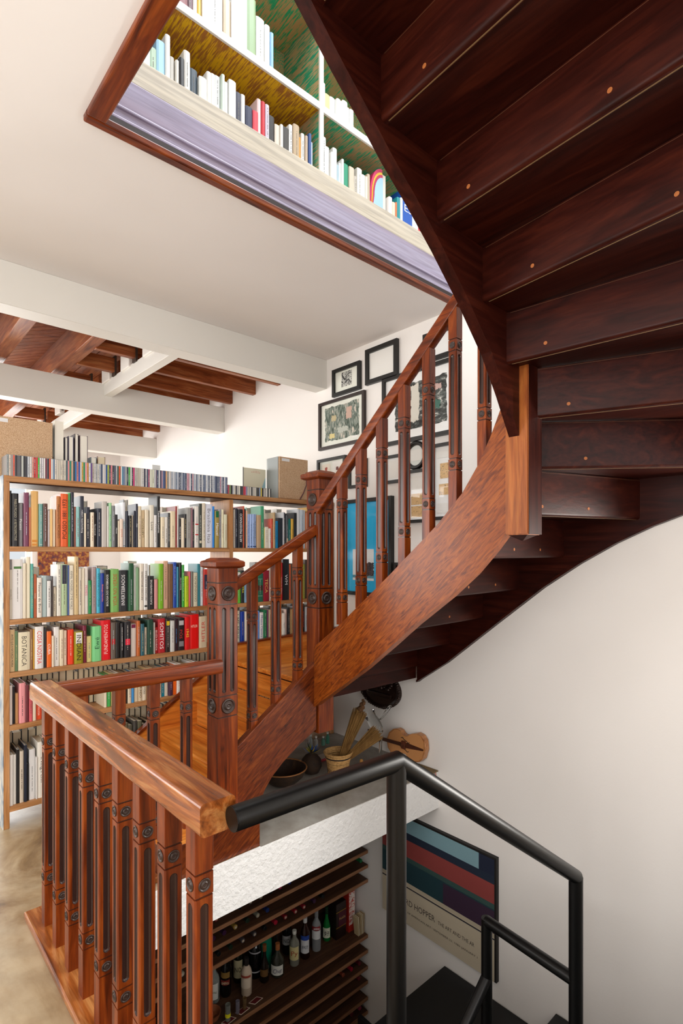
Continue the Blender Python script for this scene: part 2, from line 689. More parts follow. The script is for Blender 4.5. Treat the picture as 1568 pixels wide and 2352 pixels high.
# ------------------------------------------------------------------ turned and fluted posts
def semicircle(cx, cz, r, a0, a1, n=7):
    return [(cx + r * math.cos(math.radians(a0 + (a1 - a0) * i / n)), cz + r * math.sin(math.radians(a0 + (a1 - a0) * i / n))) for i in range(n + 1)]


def side_faces(bm, place, a, z0, z1, flutes, w, f0, f1, d):
    """one side of a square post: flat face with recessed flutes; place(s, z, depth) gives a point"""
    r = w / 2
    cols = len(flutes)
    edges = [-a] + [(flutes[i] + flutes[i + 1]) / 2 for i in range(cols - 1)] + [a]
    for c in range(cols):
        l, rt, m = edges[c], edges[c + 1], flutes[c]
        lo = semicircle(m, f0 + r, r, 360, 180)
        hi = semicircle(m, f1 - r, r, 180, 0)

        def P(p, dep=0, k=1):
            return bm.verts.new(place(m + (p[0] - m) * k, (f0 + f1) / 2 + (p[1] - (f0 + f1) / 2) * (1 - (1 - k) * w / (f1 - f0)), dep))
        bm.faces.new([bm.verts.new(place(*q, 0)) for q in [(l, z0), (rt, z0), (rt, f0 + r)] + lo + [(l, f0 + r)]])
        bm.faces.new([bm.verts.new(place(*q, 0)) for q in [(l, f1 - r)] + hi + [(rt, f1 - r), (rt, z1), (l, z1)]])
        bm.faces.new([bm.verts.new(place(*q, 0)) for q in [(l, f0 + r), (m - r, f0 + r), (m - r, f1 - r), (l, f1 - r)]])
        bm.faces.new([bm.verts.new(place(*q, 0)) for q in [(m + r, f0 + r), (rt, f0 + r), (rt, f1 - r), (m + r, f1 - r)]])
        out = lo + hi
        rings = [[P(p, dep, k) for p in out] for dep, k in ((0, 1), (d * .55, .86), (d * .92, .5))]
        n = len(out)
        for A, B in zip(rings, rings[1:]):
            for i in range(n):
                bm.faces.new([A[i], A[(i + 1) % n], B[(i + 1) % n], B[i]]).material_index = 1
        bm.faces.new(rings[-1]).material_index = 1


SIDES = [((1, 0), (0, -1)), ((0, 1), (1, 0)), ((-1, 0), (0, 1)), ((0, -1), (-1, 0))]    # (along, outward)


def post_mesh(name, a, segs, flutes, fw, fd, mats):
    """square post of half width a; segs: list of (kind, z0, z1); base at z = 0 of its own frame"""
    bm = bmesh.new()
    for kind, z0, z1 in segs:
        if kind in ('plain', 'block'):
            g = min(.003, a * .06)
            pts = []
            q = a - g
            pts = [(-q, -a), (q, -a), (a, -q), (a, q), (q, a), (-q, a), (-a, q), (-a, -q)]
            ra = [bm.verts.new((x, y, z0)) for x, y in pts]
            rb = [bm.verts.new((x, y, z1)) for x, y in pts]
            skin_rings(bm, [ra, rb])
        elif kind == 'neck':
            q = a - .004
            box(bm, -q, q, -q, q, z0, z1, 1)
        elif kind == 'flute':
            g = .004
            for (ax, ay), (ox, oy) in SIDES:
                def place(s, z, dep, ax=ax, ay=ay, ox=ox, oy=oy):
                    return (ax * s + ox * (a - dep), ay * s + oy * (a - dep), z)
                side_faces(bm, place, a - g, z0, z1, flutes, fw, z0 + .014, z1 - .014, fd)
                c = [(ax * (a - g) + ox * a, ay * (a - g) + oy * a), (ax * a + ox * (a - g), ay * a + oy * (a - g))]
                bm.faces.new([bm.verts.new((*p, z)) for p, z in ((c[0], z0), (c[1], z0), (c[1], z1), (c[0], z1))])
            for z in (z0, z1):
                q = a - g
                bm.faces.new([bm.verts.new((x, y, z)) for x, y in ((-q, -a), (q, -a), (a, -q), (a, q), (q, a), (-q, a), (-a, q), (-a, -q))])
    bmesh.ops.remove_doubles(bm, verts=bm.verts, dist=.0002)
    bmesh.ops.recalc_face_normals(bm, faces=bm.faces)
    me = bpy.data.meshes.new(name)
    bm.to_mesh(me)
    bm.free()
    for m in mats:
        me.materials.append(m)
    return me


ROS = {}


def rosette_mesh(r, k, stain):
    key = (r, k)
    if key in ROS:
        return ROS[key]
    (ax, ay), (ox, oy) = SIDES[k]
    k_ = r / .0165
    prof = [(r, 0), (r * .98, .002 * k_), (r * .88, .003 * k_), (r * .78, .0022 * k_), (r * .70, .0004), (r * .55, .0004), (r * .47, .003 * k_), (r * .32, .0036 * k_), (r * .22, .0014 * k_), (r * .10, .0022 * k_), (0, .0026 * k_)]
    bm = lathe([(a, max(h, 0)) for a, h in prof], (0, 0, 0), 18, axis=(ox, oy, 0), caps=(True, True))
    bmesh.ops.recalc_face_normals(bm, faces=bm.faces)
    me = bpy.data.meshes.new('rosette')
    for f in bm.faces:
        f.smooth = True
    bm.to_mesh(me)
    bm.free()
    me.materials.append(ROSE)
    ROS[key] = me
    return me


def add_rosettes(post, a, zs, r):
    for z in zs:
        for k, (_, (ox, oy)) in enumerate(SIDES):
            link('rosette', rosette_mesh(r, k, True), WL[post] + Vector((ox * a, oy * a, z)), post)


BM = {}


def baluster(parent, x, y, zb, zt, lo, hi, mat=RED['z'], a=.0245):
    """zb..zt full height, lo and hi: start of the lower rosette block and end of the upper one"""
    bl = .052
    key = (round(zt - zb, 3), round(lo - zb, 3), round(hi - zb, 3))
    if key not in BM:
        n = .005
        l, h = lo - zb, hi - zb
        segs = [('plain', 0, l - n), ('neck', l - n, l), ('block', l, l + bl), ('neck', l + bl, l + bl + n), ('flute', l + bl + n, h - bl - n),
                ('neck', h - bl - n, h - bl), ('block', h - bl, h), ('neck', h, h + n), ('plain', h + n, zt - zb)]
        BM[key] = post_mesh('baluster', a, segs, [0], .022, .007, [mat, STAIN])
    o = link('baluster', BM[key], (x, y, zb), parent)
    add_rosettes(o, a, (lo - zb + bl / 2, hi - zb - bl / 2), .0165)
    return o


def newel(parent, x, y, zb, zt, blocks, a=.0625):
    """blocks: (lower block start, end, upper block start, end); zt is the underside of the cap"""
    n = .007
    b0, b1, b2, b3 = [b - zb for b in blocks]
    segs = [('plain', 0, b0 - n), ('neck', b0 - n, b0), ('block', b0, b1), ('neck', b1, b1 + n), ('flute', b1 + n, b2 - n), ('neck', b2 - n, b2),
            ('block', b2, b3), ('neck', b3, b3 + n), ('plain', b3 + n, zt - zb)]
    o = link('newel_post', post_mesh('newel_post', a, segs, [-.025, .025], .026, .010, [RED['z'], STAIN]), (x, y, zb), parent)
    add_rosettes(o, a, ((b0 + b1) / 2, (b2 + b3) / 2), .042)
    bm = bmesh.new()
    z = zt
    rings = []
    for h, q in ((0, a + .006), (.006, a + .022), (.012, a + .028), (.034, a + .028), (.040, a + .022), (.046, a + .006), (.050, a + .004), (.058, a - .014)):
        rings.append([bm.verts.new((x + sx * q, y + sy * q, z + h)) for sx, sy in ((-1, -1), (1, -1), (1, 1), (-1, 1))])
    skin_rings(bm, rings)
    mk('newel_cap', bm, RED['x'], o)
    return o

# ------------------------------------------------------------------ balustrade on the landing
bal = empty('landing_balustrade', (.63, 1.9, 0), 'fluted red wood balustrade with a worn handrail round the stairwell', 'railing')
mk('base_plank', bx(.565, .70, 1.08, 2.70, 0, .03, bev=.006), RAIL['y'], bal)
mk('base_plank', bx(.70, 1.12, 2.555, 2.69, .0, .03, bev=.006), RAIL['x'], bal)
for i in range(9):
    baluster(bal, .632, 2.555 - i * .1675, .03, .965, .205, .829)
for x in (.785, .955, 1.125, 1.30):
    baluster(bal, x, 2.645, .03 if x < 1.12 else .17, .965, .205 if x < 1.12 else .25, .829)
mk('handrail', frame_bar([(.632, 1.125, .992), (.632, 2.69, .992)], (1, 0, 0), (0, 0, 1), .092, .078, bev=.012), RAIL['y'], bal, smooth='auto')
mk('handrail', frame_bar([(.678, 2.645, .985), (1.495, 2.645, .985)], (0, 1, 0), (0, 0, 1), .075, .072, bev=.012), RED['x'], bal, smooth='auto')

# ------------------------------------------------------------------ the winding staircase
st = empty('winding_staircase', (2.2, 2.0, 0), 'winding red wood staircase turning up over the stairwell to the upper floor', 'staircase')
# plinth step and lower flight
mk('plinth_step', bx(1.12, 1.663, 2.505, 3.58, 0, .17, bev=.004), STRING['x'], st)
mk('tread', bx(1.115, 1.668, 2.50, 2.86, .17, .178, bev=.003), TREAD['x'], st)
for x, z, x1 in ((1.545, .377, 1.84), (1.81, .584, 2.17)):
    mk('tread', bx(x, x1, 2.70, 3.575, z - .036, z, bev=.008), TREAD['y'], st)
for x, z in ((1.575, .17), (1.84, .377), (2.174, .584)):
    mk('riser', bx(x, x + .022, 2.70, 3.575, z + .0005, z + .17), TREAD['y'], st)
mk('landing', bx(2.144, XW - .005, 2.688, 3.572, .757, .791, bev=.008), TREAD['x'], st)
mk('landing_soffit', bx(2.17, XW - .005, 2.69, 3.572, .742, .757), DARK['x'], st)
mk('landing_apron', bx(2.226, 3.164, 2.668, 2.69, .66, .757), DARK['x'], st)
# far skirting of the lower flight and of the landing
mk('skirting_board', prism([(1.30, 3.575, .17), (1.30, 3.575, .315), (2.02, 3.575, .80), (2.167, 3.575, .905), (3.19, 3.575, .935), (3.19, 3.575, .78), (2.2, 3.575, .78),
                            (2.2, 3.575, .5), (1.75, 3.575, .17)], (0, .03, 0)), TREAD['x'], st)
mk('skirting_bead', prism([(1.30, 3.565, .315), (2.02, 3.565, .80), (2.167, 3.565, .905), (3.19, 3.565, .935), (3.19, 3.565, .95), (2.165, 3.565, .92), (2.01, 3.565, .818), (1.30, 3.565, .335)],
                          (0, .045, 0)), RED['x'], st)
# front stringer of the lower flight
mk('stringer', prism([(1.58, 2.66, .17), (1.58, 2.66, .485), (2.19, 2.66, .91), (2.19, 2.66, .485), (2.06, 2.66, .425), (1.93, 2.66, .345), (1.85, 2.66, .28), (1.80, 2.66, .225), (1.775, 2.66, .17)],
                     (0, .05, 0), bev=.004), STRING['x'], st)
n1 = newel(st, 1.552, 2.715, .178, 1.515, (.70, .808, 1.32, 1.432))
n2 = newel(st, 2.262, 2.712, .458, 2.07, (1.253, 1.37, 1.882, 2.0))
mk('handrail', frame_bar([(1.60, 2.70, 1.405), (2.215, 2.70, 1.752)], (0, 1, 0), (-.49, 0, .87), .05, .06, bev=.008), RED['x'], st, smooth='auto')
for x, zb, zt in ((1.742, .53, 1.47), (1.909, .655, 1.57), (2.074, .775, 1.66)):
    lo = zb + .085
    baluster(st, x, 2.705, zb - .02, zt, lo + .015, lo + .645)
# second flight: inner stringer, rail, balusters
S2L = [(2.66, .63), (2.609, .667), (2.407, .802), (2.203, .942), (2.017, 1.085), (1.847, 1.22), (1.617, 1.387), (1.479, 1.502), (1.376, 1.61), (1.309, 1.69)]
S2U = [(2.66, 1.01), (2.597, 1.051), (2.407, 1.182), (2.203, 1.338), (2.017, 1.48), (1.847, 1.617), (1.691, 1.742), (1.547, 1.882), (1.453, 2.013), (1.389, 2.132), (1.309, 2.31)]
mk('stringer', prism([(2.17, y, z) for y, z in S2L] + [(2.17, y, z) for y, z in S2U[::-1]], (.055, 0, 0)), STRING['y'], st)
mk('handrail', frame_bar([(2.197, 2.655, 1.868), (2.197, 1.30, 3.085)], (1, 0, 0), (0, .668, .744), .052, .062, bev=.008), RED['y'], st, smooth='auto')
for y, t, b3, b0, b in ((2.43, 2.06, 1.92, 1.307, 1.17), (2.265, 2.20, 2.048, 1.416, 1.28), (2.10, 2.345, 2.178, 1.55, 1.40), (1.935, 2.49, 2.315, 1.687, 1.52),
                        (1.77, 2.64, 2.456, 1.823, 1.65), (1.605, 2.80, 2.637, 2.005, 1.80), (1.44, 2.95, 2.85, 2.219, 2.0)):
    baluster(st, 2.199, y, b, t, b0, b3)
# corner post
bm = bx(2.166, 2.275, 1.20, 1.315, 1.679, 2.62)
bmesh.ops.bevel(bm, geom=list(bm.edges), offset=.005, segments=2, affect='EDGES')
n3 = mk('newel_post', bm, wood('plain_post_wood', '#7a3c1a', '#a55c28', '#bd7638', 'z', .35), st)
mk('dark_face', bx(2.168, 2.2755, 1.1975, 1.2, 1.681, 2.62), DARK['z'], n3)  # thin dark wood sheets over two sides of the post
mk('dark_face', bx(2.275, 2.2775, 1.1975, 1.313, 1.681, 2.62), DARK['z'], n3)
bm = bmesh.new()
ra = [bm.verts.new((2.2205 + sx * .045, 1.2575 + sy * .048, 1.68)) for sx, sy in ((-1, -1), (1, -1), (1, 1), (-1, 1))]
rb = [bm.verts.new((2.2205 + sx * .004, 1.2575 + sy * .004, 1.655)) for sx, sy in ((-1, -1), (1, -1), (1, 1), (-1, 1))]
skin_rings(bm, [rb, ra])
mk('pendant_tip', bm, DARK['z'], n3)

# risers and treads from the landing up; each line: underside height, inner end, outer end
LN = [(.745, (2.20, 2.66), (3.19, 2.655)), (.952, (2.20, 2.355), (3.19, 2.355)), (1.159, (2.20, 2.03), (3.19, 2.085)), (1.366, (2.21, 1.73), (3.19, 1.82)),
      (1.573, (2.215, 1.45), (3.19, 1.526)), (1.780, (2.25, 1.38), (3.19, 1.095)), (1.987, (2.265, 1.355), (3.19, .32)), (2.194, (2.22, 1.25), (2.58, .31)),
      (2.401, (2.062, 1.245), (2.168, .31)), (2.608, (1.885, 1.245), (1.775, .31)), (2.815, (1.592, 1.245), (1.51, .31)), (3.022, (1.298, 1.245), (1.235, .31)),
      (3.229, (1.02, 1.245), (.97, .31)), (3.436, (.80, 1.245), (.765, .31))]
plug = None
for j, (zb, i, o) in enumerate(LN):
    i, o = Vector((*i, 0)), Vector((*o, 0))
    if j < 4:
        nrm = Vector((0, 1, 0))
    else:
        d = (o - i).normalized()
        nrm = Vector((-d.y, d.x, 0))
        if nrm.dot(Vector((*LN[j - 1][2], 0)) - o) < 0:
            nrm = -nrm
    top = .215 if j < len(LN) - 1 else .05
    th, r = .026, .014
    prof = [(0, top), (0, r)] + [(r - r * math.cos(math.radians(a)), r - r * math.sin(math.radians(a))) for a in (22, 45, 68, 90)] + [(th, 0), (th, top)]
    bm = bmesh.new()
    rings = [[bm.verts.new(p + nrm * n + Vector((0, 0, zb + h))) for n, h in prof] for p in (i, o)]
    skin_rings(bm, rings)
    along = 'y' if abs((o - i).y) > abs((o - i).x) else 'x'
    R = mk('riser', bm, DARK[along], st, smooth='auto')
    if 5 <= j <= 12:
        for n_, z_, w_, c_ in ((.018, -.0015, .0035, '#6e5232'), (-.0005, top - .006, .002, '#5e3a20')):
            q = bmesh.new()
            skin_rings(q, [[q.verts.new(p + nrm * (n_ + a) + Vector((0, 0, zb + z_ + b))) for a, b in ((0, 0), (w_, 0), (w_, w_ * .6), (0, w_ * .6))] for p in (i.lerp(o, .02), o)])
            mk('joint_filler', q, flat(c_, .6), R)
    if 2 <= j <= 11:
        for k in ((.2, .72) if j > 5 else (.3, .62)):
            p = i.lerp(o, k + .05 * math.sin(j * 2.3)) + Vector((0, 0, zb + .045))
            mk('screw_plug', lathe([(.0075, 0), (.0075, .0012), (.004, .0012), (.004, .0004), (0, .0004)], p, 12, axis=-nrm), flat('#a5602c', .6), R)
    if j == 0:
        continue
    pi, po = Vector((*LN[j - 1][1], 0)), Vector((*LN[j - 1][2], 0))
    zt = zb + .012
    fi, fo = pi + (pi - i).normalized() * .0, po
    pts = [pi, po]
    if j == 7:
        pts.append(Vector((3.19, .31, 0)))
    pd = Vector((0, 1, 0)) if j <= 4 else (pi - i).normalized() if (pi - i).length > .1 else nrm
    nose = pd * .045
    poly = [pi + nose, po + (Vector((0, .045, 0)) if j <= 6 else nose)] + pts[2:] + [o + nrm * .012, i + nrm * .012]
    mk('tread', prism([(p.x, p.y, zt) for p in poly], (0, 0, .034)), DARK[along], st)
# wall stringer of the second flight
OUT = [(2.66, .64), (2.629, .664), (2.385, .826), (1.993, 1.135), (1.655, 1.398), (1.43, 1.548), (1.227, 1.665), (1.042, 1.753), (.908, 1.804), (.6, 1.90), (.30, 1.99)]
mk('wall_stringer', prism([(3.165, y, z) for y, z in OUT] + [(3.165, y, z + .42) for y, z in OUT[::-1]], (.034, 0, 0)), DARK['y'], st)
mk('wall_bead', prism([(3.155, y, z - .012) for y, z in OUT] + [(3.155, y, z + .006) for y, z in OUT[::-1]], (.044, 0, 0)), DARK['y'], st)
# inner stringer of the upper flight
S3 = [(2.18, 2.09), (2.06, 2.275), (1.95, 2.425), (1.78, 2.595), (1.62, 2.735), (1.48, 2.845), (1.352, 2.935), (1.235, 3.03), (1.128, 3.112), (1.03, 3.195), (.80, 3.39)]
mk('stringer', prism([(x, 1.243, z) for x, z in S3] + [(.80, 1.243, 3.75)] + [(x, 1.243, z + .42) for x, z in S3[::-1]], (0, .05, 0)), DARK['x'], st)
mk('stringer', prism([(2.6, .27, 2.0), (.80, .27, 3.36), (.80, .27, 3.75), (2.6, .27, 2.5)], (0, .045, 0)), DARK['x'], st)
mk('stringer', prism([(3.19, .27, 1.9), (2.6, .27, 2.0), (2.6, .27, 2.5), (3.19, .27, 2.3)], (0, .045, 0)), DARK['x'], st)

# ------------------------------------------------------------------ black steel railing and steps going down
sr = empty('steel_railing', (1.2, 1.07, -2.7), 'black steel tube railing descending in front of the white wall', 'railing')
RT = .0292
mk('top_rail', tube([(.652, 1.094, .99), (1.187, 1.075, .99), (2.31, 1.06, .213)], RT, 20), STEEL, sr, smooth='auto')
mk('end_cap', lathe([(RT * .98, 0), (RT * .98, .003), (0, .0035)], (.652, 1.094, .99), 20, axis=(-1, .03, 0)), STEEL, sr)
mk('post', tube([(1.187, 1.075, .985), (1.187, 1.075, -2.69)], RT, 20), STEEL, sr, smooth='auto')
mk('post', tube([(2.31, 1.06, .213), (2.31, 1.06, -2.69)], RT, 20), STEEL, sr, smooth='auto')
mk('post', tube([(2.395, 1.555, -.25), (2.395, 1.555, -2.69)], RT * .95, 18), STEEL, sr, smooth='auto')
mk('middle_rail', tube([(2.31, 1.06, -.235), (2.395, 1.555, -.265)], RT * .95, 18), STEEL, sr, smooth='auto')
mk('lower_rail', tube([(2.395, 1.555, -.55), (1.2, 1.555, -1.42)], RT * .95, 18), STEEL, sr, smooth='auto')
ss = empty('steel_stair', (2.0, 1.0, -2.7), 'black steel steps turning down below the tube railing', 'staircase')
for i in range(6):
    mk('tread', bx(.78 + i * .255, 1.06 + i * .255, .25, 1.03, -.20 - i * .17, -.17 - i * .17, bev=.003), STEELTREAD, ss)
mk('tread', bx(2.34, XW - .012, .25, 1.585, -1.235, -1.2, bev=.003), STEELTREAD, ss)
mk('landing', bx(2.34, XW - .012, 1.50, 2.42, -1.415, -1.38, bev=.003), STEELTREAD, ss)
for i in range(6):
    mk('tread', bx(2.10 - i * .255, 2.38 - i * .255, 1.60, 2.42, -1.585 - i * .18, -1.555 - i * .18, bev=.003), STEELTREAD, ss)
mk('carriage', bx(2.32, 2.345, .25, 2.42, -1.5, -1.25), STEEL, ss)
mk('carriage', prism([(.78, 1.03, -.22), (2.34, 1.03, -1.26), (2.34, 1.03, -1.42), (.78, 1.03, -.40)], (0, .012, 0)), STEEL, ss)

# ------------------------------------------------------------------ the big bookcase and what stands on it
# books: left edge, width and height in mm, cover colour, lettering, lettering colour
ROW1 = [
    (0.692, 12, 325, '#1e1e22'), (0.705, 34, 311, '#1e1e22', 'PABLO PICASSO  A RETROSPECTIVE', '#b0a890'), (0.74, 24, 258, '#8c8c8e', 'Picasso', '#ffffff'),
    (0.765, 28, 320, '#7a3c5a'), (0.794, 11, 233, '#f39a70'), (0.806, 40, 333, '#e3b46c'), (0.847, 22, 258, '#6fa29c', '1', '#dfe8e0'),
    (0.87, 24, 261, '#5f3c32'), (0.895, 13, 220, '#e0d8dc'), (0.909, 14, 230, '#f4c984'), (0.924, 17, 229, '#ece0c8'),
    (0.942, 23, 310, '#bd783f', 'Metamorfosis PICASSO', '#5a2a10'), (0.966, 43, 328, '#e8622a', 'PICASSO 1881 1973', '#1a1412'), (1.01, 15, 337, '#6cc878'),
    (1.026, 19, 341, '#282a38'), (1.046, 12, 252, '#a86a5c'), (1.059, 21, 253, '#96cccc'), (1.081, 24, 322, '#2c3040', 'robert rauschenberg', '#ffffff'),
    (1.106, 11, 214, '#ece0c8'), (1.118, 25, 254, '#2d3040'), (1.144, 20, 221, '#ece0c8'), (1.165, 17, 219, '#281e1e', 'Rembrandt', '#ffffff'),
    (1.183, 27, 249, '#2c3242'), (1.211, 33, 296, '#c8c2bc'), (1.245, 9, 266, '#e8e6e2'), (1.255, 18, 289, '#a4d6a4'), (1.274, 22, 271, '#828488'),
    (1.297, 16, 215, '#1e1e22', 'Manet', '#ffffff'), (1.314, 11, 173, '#ece0c8'), (1.326, 21, 186, '#f0dccc', 'GOYA', '#d07060'),
    (1.348, 19, 298, '#dfe2e8', 'VIDRO', '#60a8b8'), (1.369, 16, 242, '#2d3040'), (1.386, 20, 212, '#1e1e22'), (1.407, 11, 215, '#ece0c8'),
    (1.419, 11, 245, '#2d3040'), (1.431, 15, 293, '#24283c', 'Diego', '#ffffff'), (1.447, 23, 278, '#eadcbe'),
    (1.471, 25, 253, '#e0c8a0', 'LABYRINTH', '#5c5236'), (1.497, 28, 257, '#efe4cc'), (1.532, 30, 291, '#eae4d4', 'Licini', '#302c2a'),
    (1.563, 20, 223, '#eaeaea'), (1.584, 23, 356, '#1c1c1e', 'Toulouse-Lautrec', '#ffffff'), (1.608, 27, 211, '#f0e2c4'), (1.636, 24, 213, '#e6e2da'),
    (1.661, 16, 244, '#38383a'), (1.678, 37, 256, '#ecdcba'), (1.716, 12, 293, '#962a24'), (1.729, 11, 299, '#e8e6e2'),
    (1.741, 18, 206, '#1e1e22', 'Vincent van Gogh', '#ffffff'), (1.76, 23, 212, '#ece0c8'), (1.784, 17, 241, '#1e1e22'), (1.802, 38, 288, '#a4a4a0'),
    (1.841, 6, 292, '#a87882'), (1.848, 16, 278, '#2d3040'), (1.865, 33, 302, '#ece8e0'), (1.899, 24, 324, '#3e443e'), (1.924, 27, 328, '#e0d6c2'),
    (1.952, 60, 325, '#e2e6f4', 'Brasiliana Itaú', '#77747c'), (2.013, 14, 310, '#1482dc'), (2.028, 34, 277, '#a8924c', 'Manuel', '#ffffff'),
    (2.063, 24, 290, '#aaaab4'), (2.088, 19, 291, '#f0eac8'), (2.108, 29, 254, '#d8d8be'), (2.169, 15, 295, '#d8d2c8'), (2.185, 16, 296, '#d2ccc0'),
    (2.202, 23, 306, '#2d3040'), (2.226, 44, 299, '#1e1e22', 'ARTE PREHISPÁNICO', '#ffffff'), (2.271, 13, 326, '#c85028'), (2.285, 10, 304, '#1e1e22'),
    (2.296, 15, 292, '#f8c8a8'), (2.312, 19, 266, '#a5beeb'), (2.332, 20, 267, '#a5beeb'), (2.353, 20, 268, '#a5beeb'), (2.374, 21, 269, '#a5beeb'),
    (2.396, 38, 262, '#c4a582'), (2.435, 32, 337, '#46a578'), (2.468, 9, 164, '#f0e08c'), (2.478, 35, 171, '#efe8d8'), (2.514, 15, 159, '#e8e6e2'),
    (2.53, 23, 239, '#e0553c'), (2.554, 20, 290, '#c8a878'), (2.576, 31, 222, '#1491cd'), (2.608, 44, 249, '#23262f'), (2.653, 15, 298, '#d4d6da'),
    (2.669, 15, 296, '#2d3040'), (2.685, 20, 274, '#50555a'), (2.708, 26, 246, '#006e69'), (2.735, 28, 247, '#e6b94b'), (2.764, 27, 298, '#1e1e22'),
    (2.797, 33, 332, '#e6eaee'), (2.831, 32, 327, '#cfd8e2'), (2.864, 25, 326, '#dde4ea'), (2.89, 16, 307, '#e07c3c'), (2.907, 12, 308, '#e8e6e2'),
    (2.92, 24, 353, '#f0b432'),
]
ROW2 = [
    (0.687, 18, 291, '#e4dece', 'WORLD', '#a8a090'), (0.707, 55, 351, '#eceae8'), (0.763, 17, 327, '#ece0c8'), (0.781, 22, 364, '#f0e6cc'),
    (0.804, 15, 324, '#55aaa0'), (0.82, 16, 261, '#be5f37', 'Campo', '#f4e0c8'), (0.837, 26, 239, '#f0e6d8', 'Pássaros do Brasil', '#20201e'),
    (0.864, 29, 250, '#b9cdcd'), (0.894, 23, 218, '#ebe8e4'), (0.918, 7, 246, '#3a2c28'), (0.926, 18, 179, '#ece0c8'), (0.947, 24, 315, '#ebe8dc'),
    (0.972, 36, 317, '#b4cba0'), (1.009, 7, 312, '#3c5aa0'), (1.017, 28, 311, '#f0e8d4', 'ANIMAL WONDERS OF THE WORLD', '#6a6658'), (1.047, 26, 365, '#d8be8c'),
    (1.074, 19, 291, '#d7cdbe'), (1.094, 12, 291, '#ece0c8'), (1.107, 24, 298, '#f0e8e0', 'PEIXES', '#e06088'), (1.132, 20, 213, '#1e8c4b'),
    (1.153, 28, 299, '#aa9696'), (1.182, 23, 289, '#46b9d7', 'PEIXES COSTA BRASILEIRA', '#106070'), (1.206, 23, 256, '#193ca0', 'Biologia Marinha', '#ff9050'),
    (1.23, 37, 278, '#1d1d1f', 'BIOLOGIA DOS VERTEBRADOS', '#ffffff'), (1.268, 51, 282, '#82b964', 'VIDA NO VERDE', '#c05030'),
    (1.32, 63, 273, '#323438', 'INVERTEBRADOS', '#ffffff'), (1.384, 34, 319, '#285a3c'), (1.419, 19, 305, '#e0e6e0'), (1.439, 19, 289, '#8ab48a'),
    (1.462, 26, 315, '#efe6d6', 'ÁRVORES BRASILEIRAS', '#202020'), (1.489, 27, 315, '#ecebe8', 'ÁRVORES BRASILEIRAS', '#202020'),
    (1.521, 42, 229, '#2d2d30', 'PLANTAS ORNAMENTAIS', '#ffffff'), (1.565, 26, 206, '#dc9696'), (1.592, 34, 313, '#82be2d'), (1.629, 34, 332, '#e1b496'),
    (1.666, 34, 310, '#825f41'), (1.701, 26, 323, '#2350b4'), (1.728, 17, 289, '#50aac8'), (1.746, 19, 320, '#1e1e22', 'Árvores no Sul', '#ffffff'),
    (1.766, 21, 303, '#46b44b'), (1.788, 29, 221, '#bedc28'), (1.818, 13, 254, '#d86068'), (1.832, 19, 254, '#78786e'),
    (1.852, 34, 245, '#e1dcc3', 'DEODENDRON', '#7a7660'), (1.887, 25, 309, '#328796'), (1.914, 22, 298, '#e2eaf0'), (1.937, 43, 268, '#c83c32'),
    (2.123, 40, 190, '#d8d4c8'), (2.164, 50, 177, '#c06030'), (2.216, 40, 241, '#6ecd46'), (2.257, 27, 252, '#1e1e22', 'DECIFRA', '#f0e020'),
    (2.285, 38, 227, '#88b8d8'), (2.324, 49, 226, '#d8ccb0'), (2.374, 19, 225, '#6eaa91'), (2.394, 63, 224, '#236e55'),
    (2.458, 57, 248, '#96192d', 'TECA', '#e0b860'), (2.517, 42, 266, '#d8d0c0'), (2.56, 39, 290, '#b8c4cc'), (2.602, 19, 296, '#f07890'),
    (2.622, 24, 308, '#d71928'), (2.648, 64, 337, '#1a1c20', 'WM', '#ffffff'), (2.713, 21, 294, '#f0703c'), (2.736, 45, 300, '#6a5a4a'),
    (2.782, 40, 293, '#c8b890'), (2.823, 28, 293, '#eceade'), (2.852, 28, 292, '#96963a'), (2.881, 25, 332, '#4a3a2e'), (2.907, 24, 292, '#b4d678'),
]
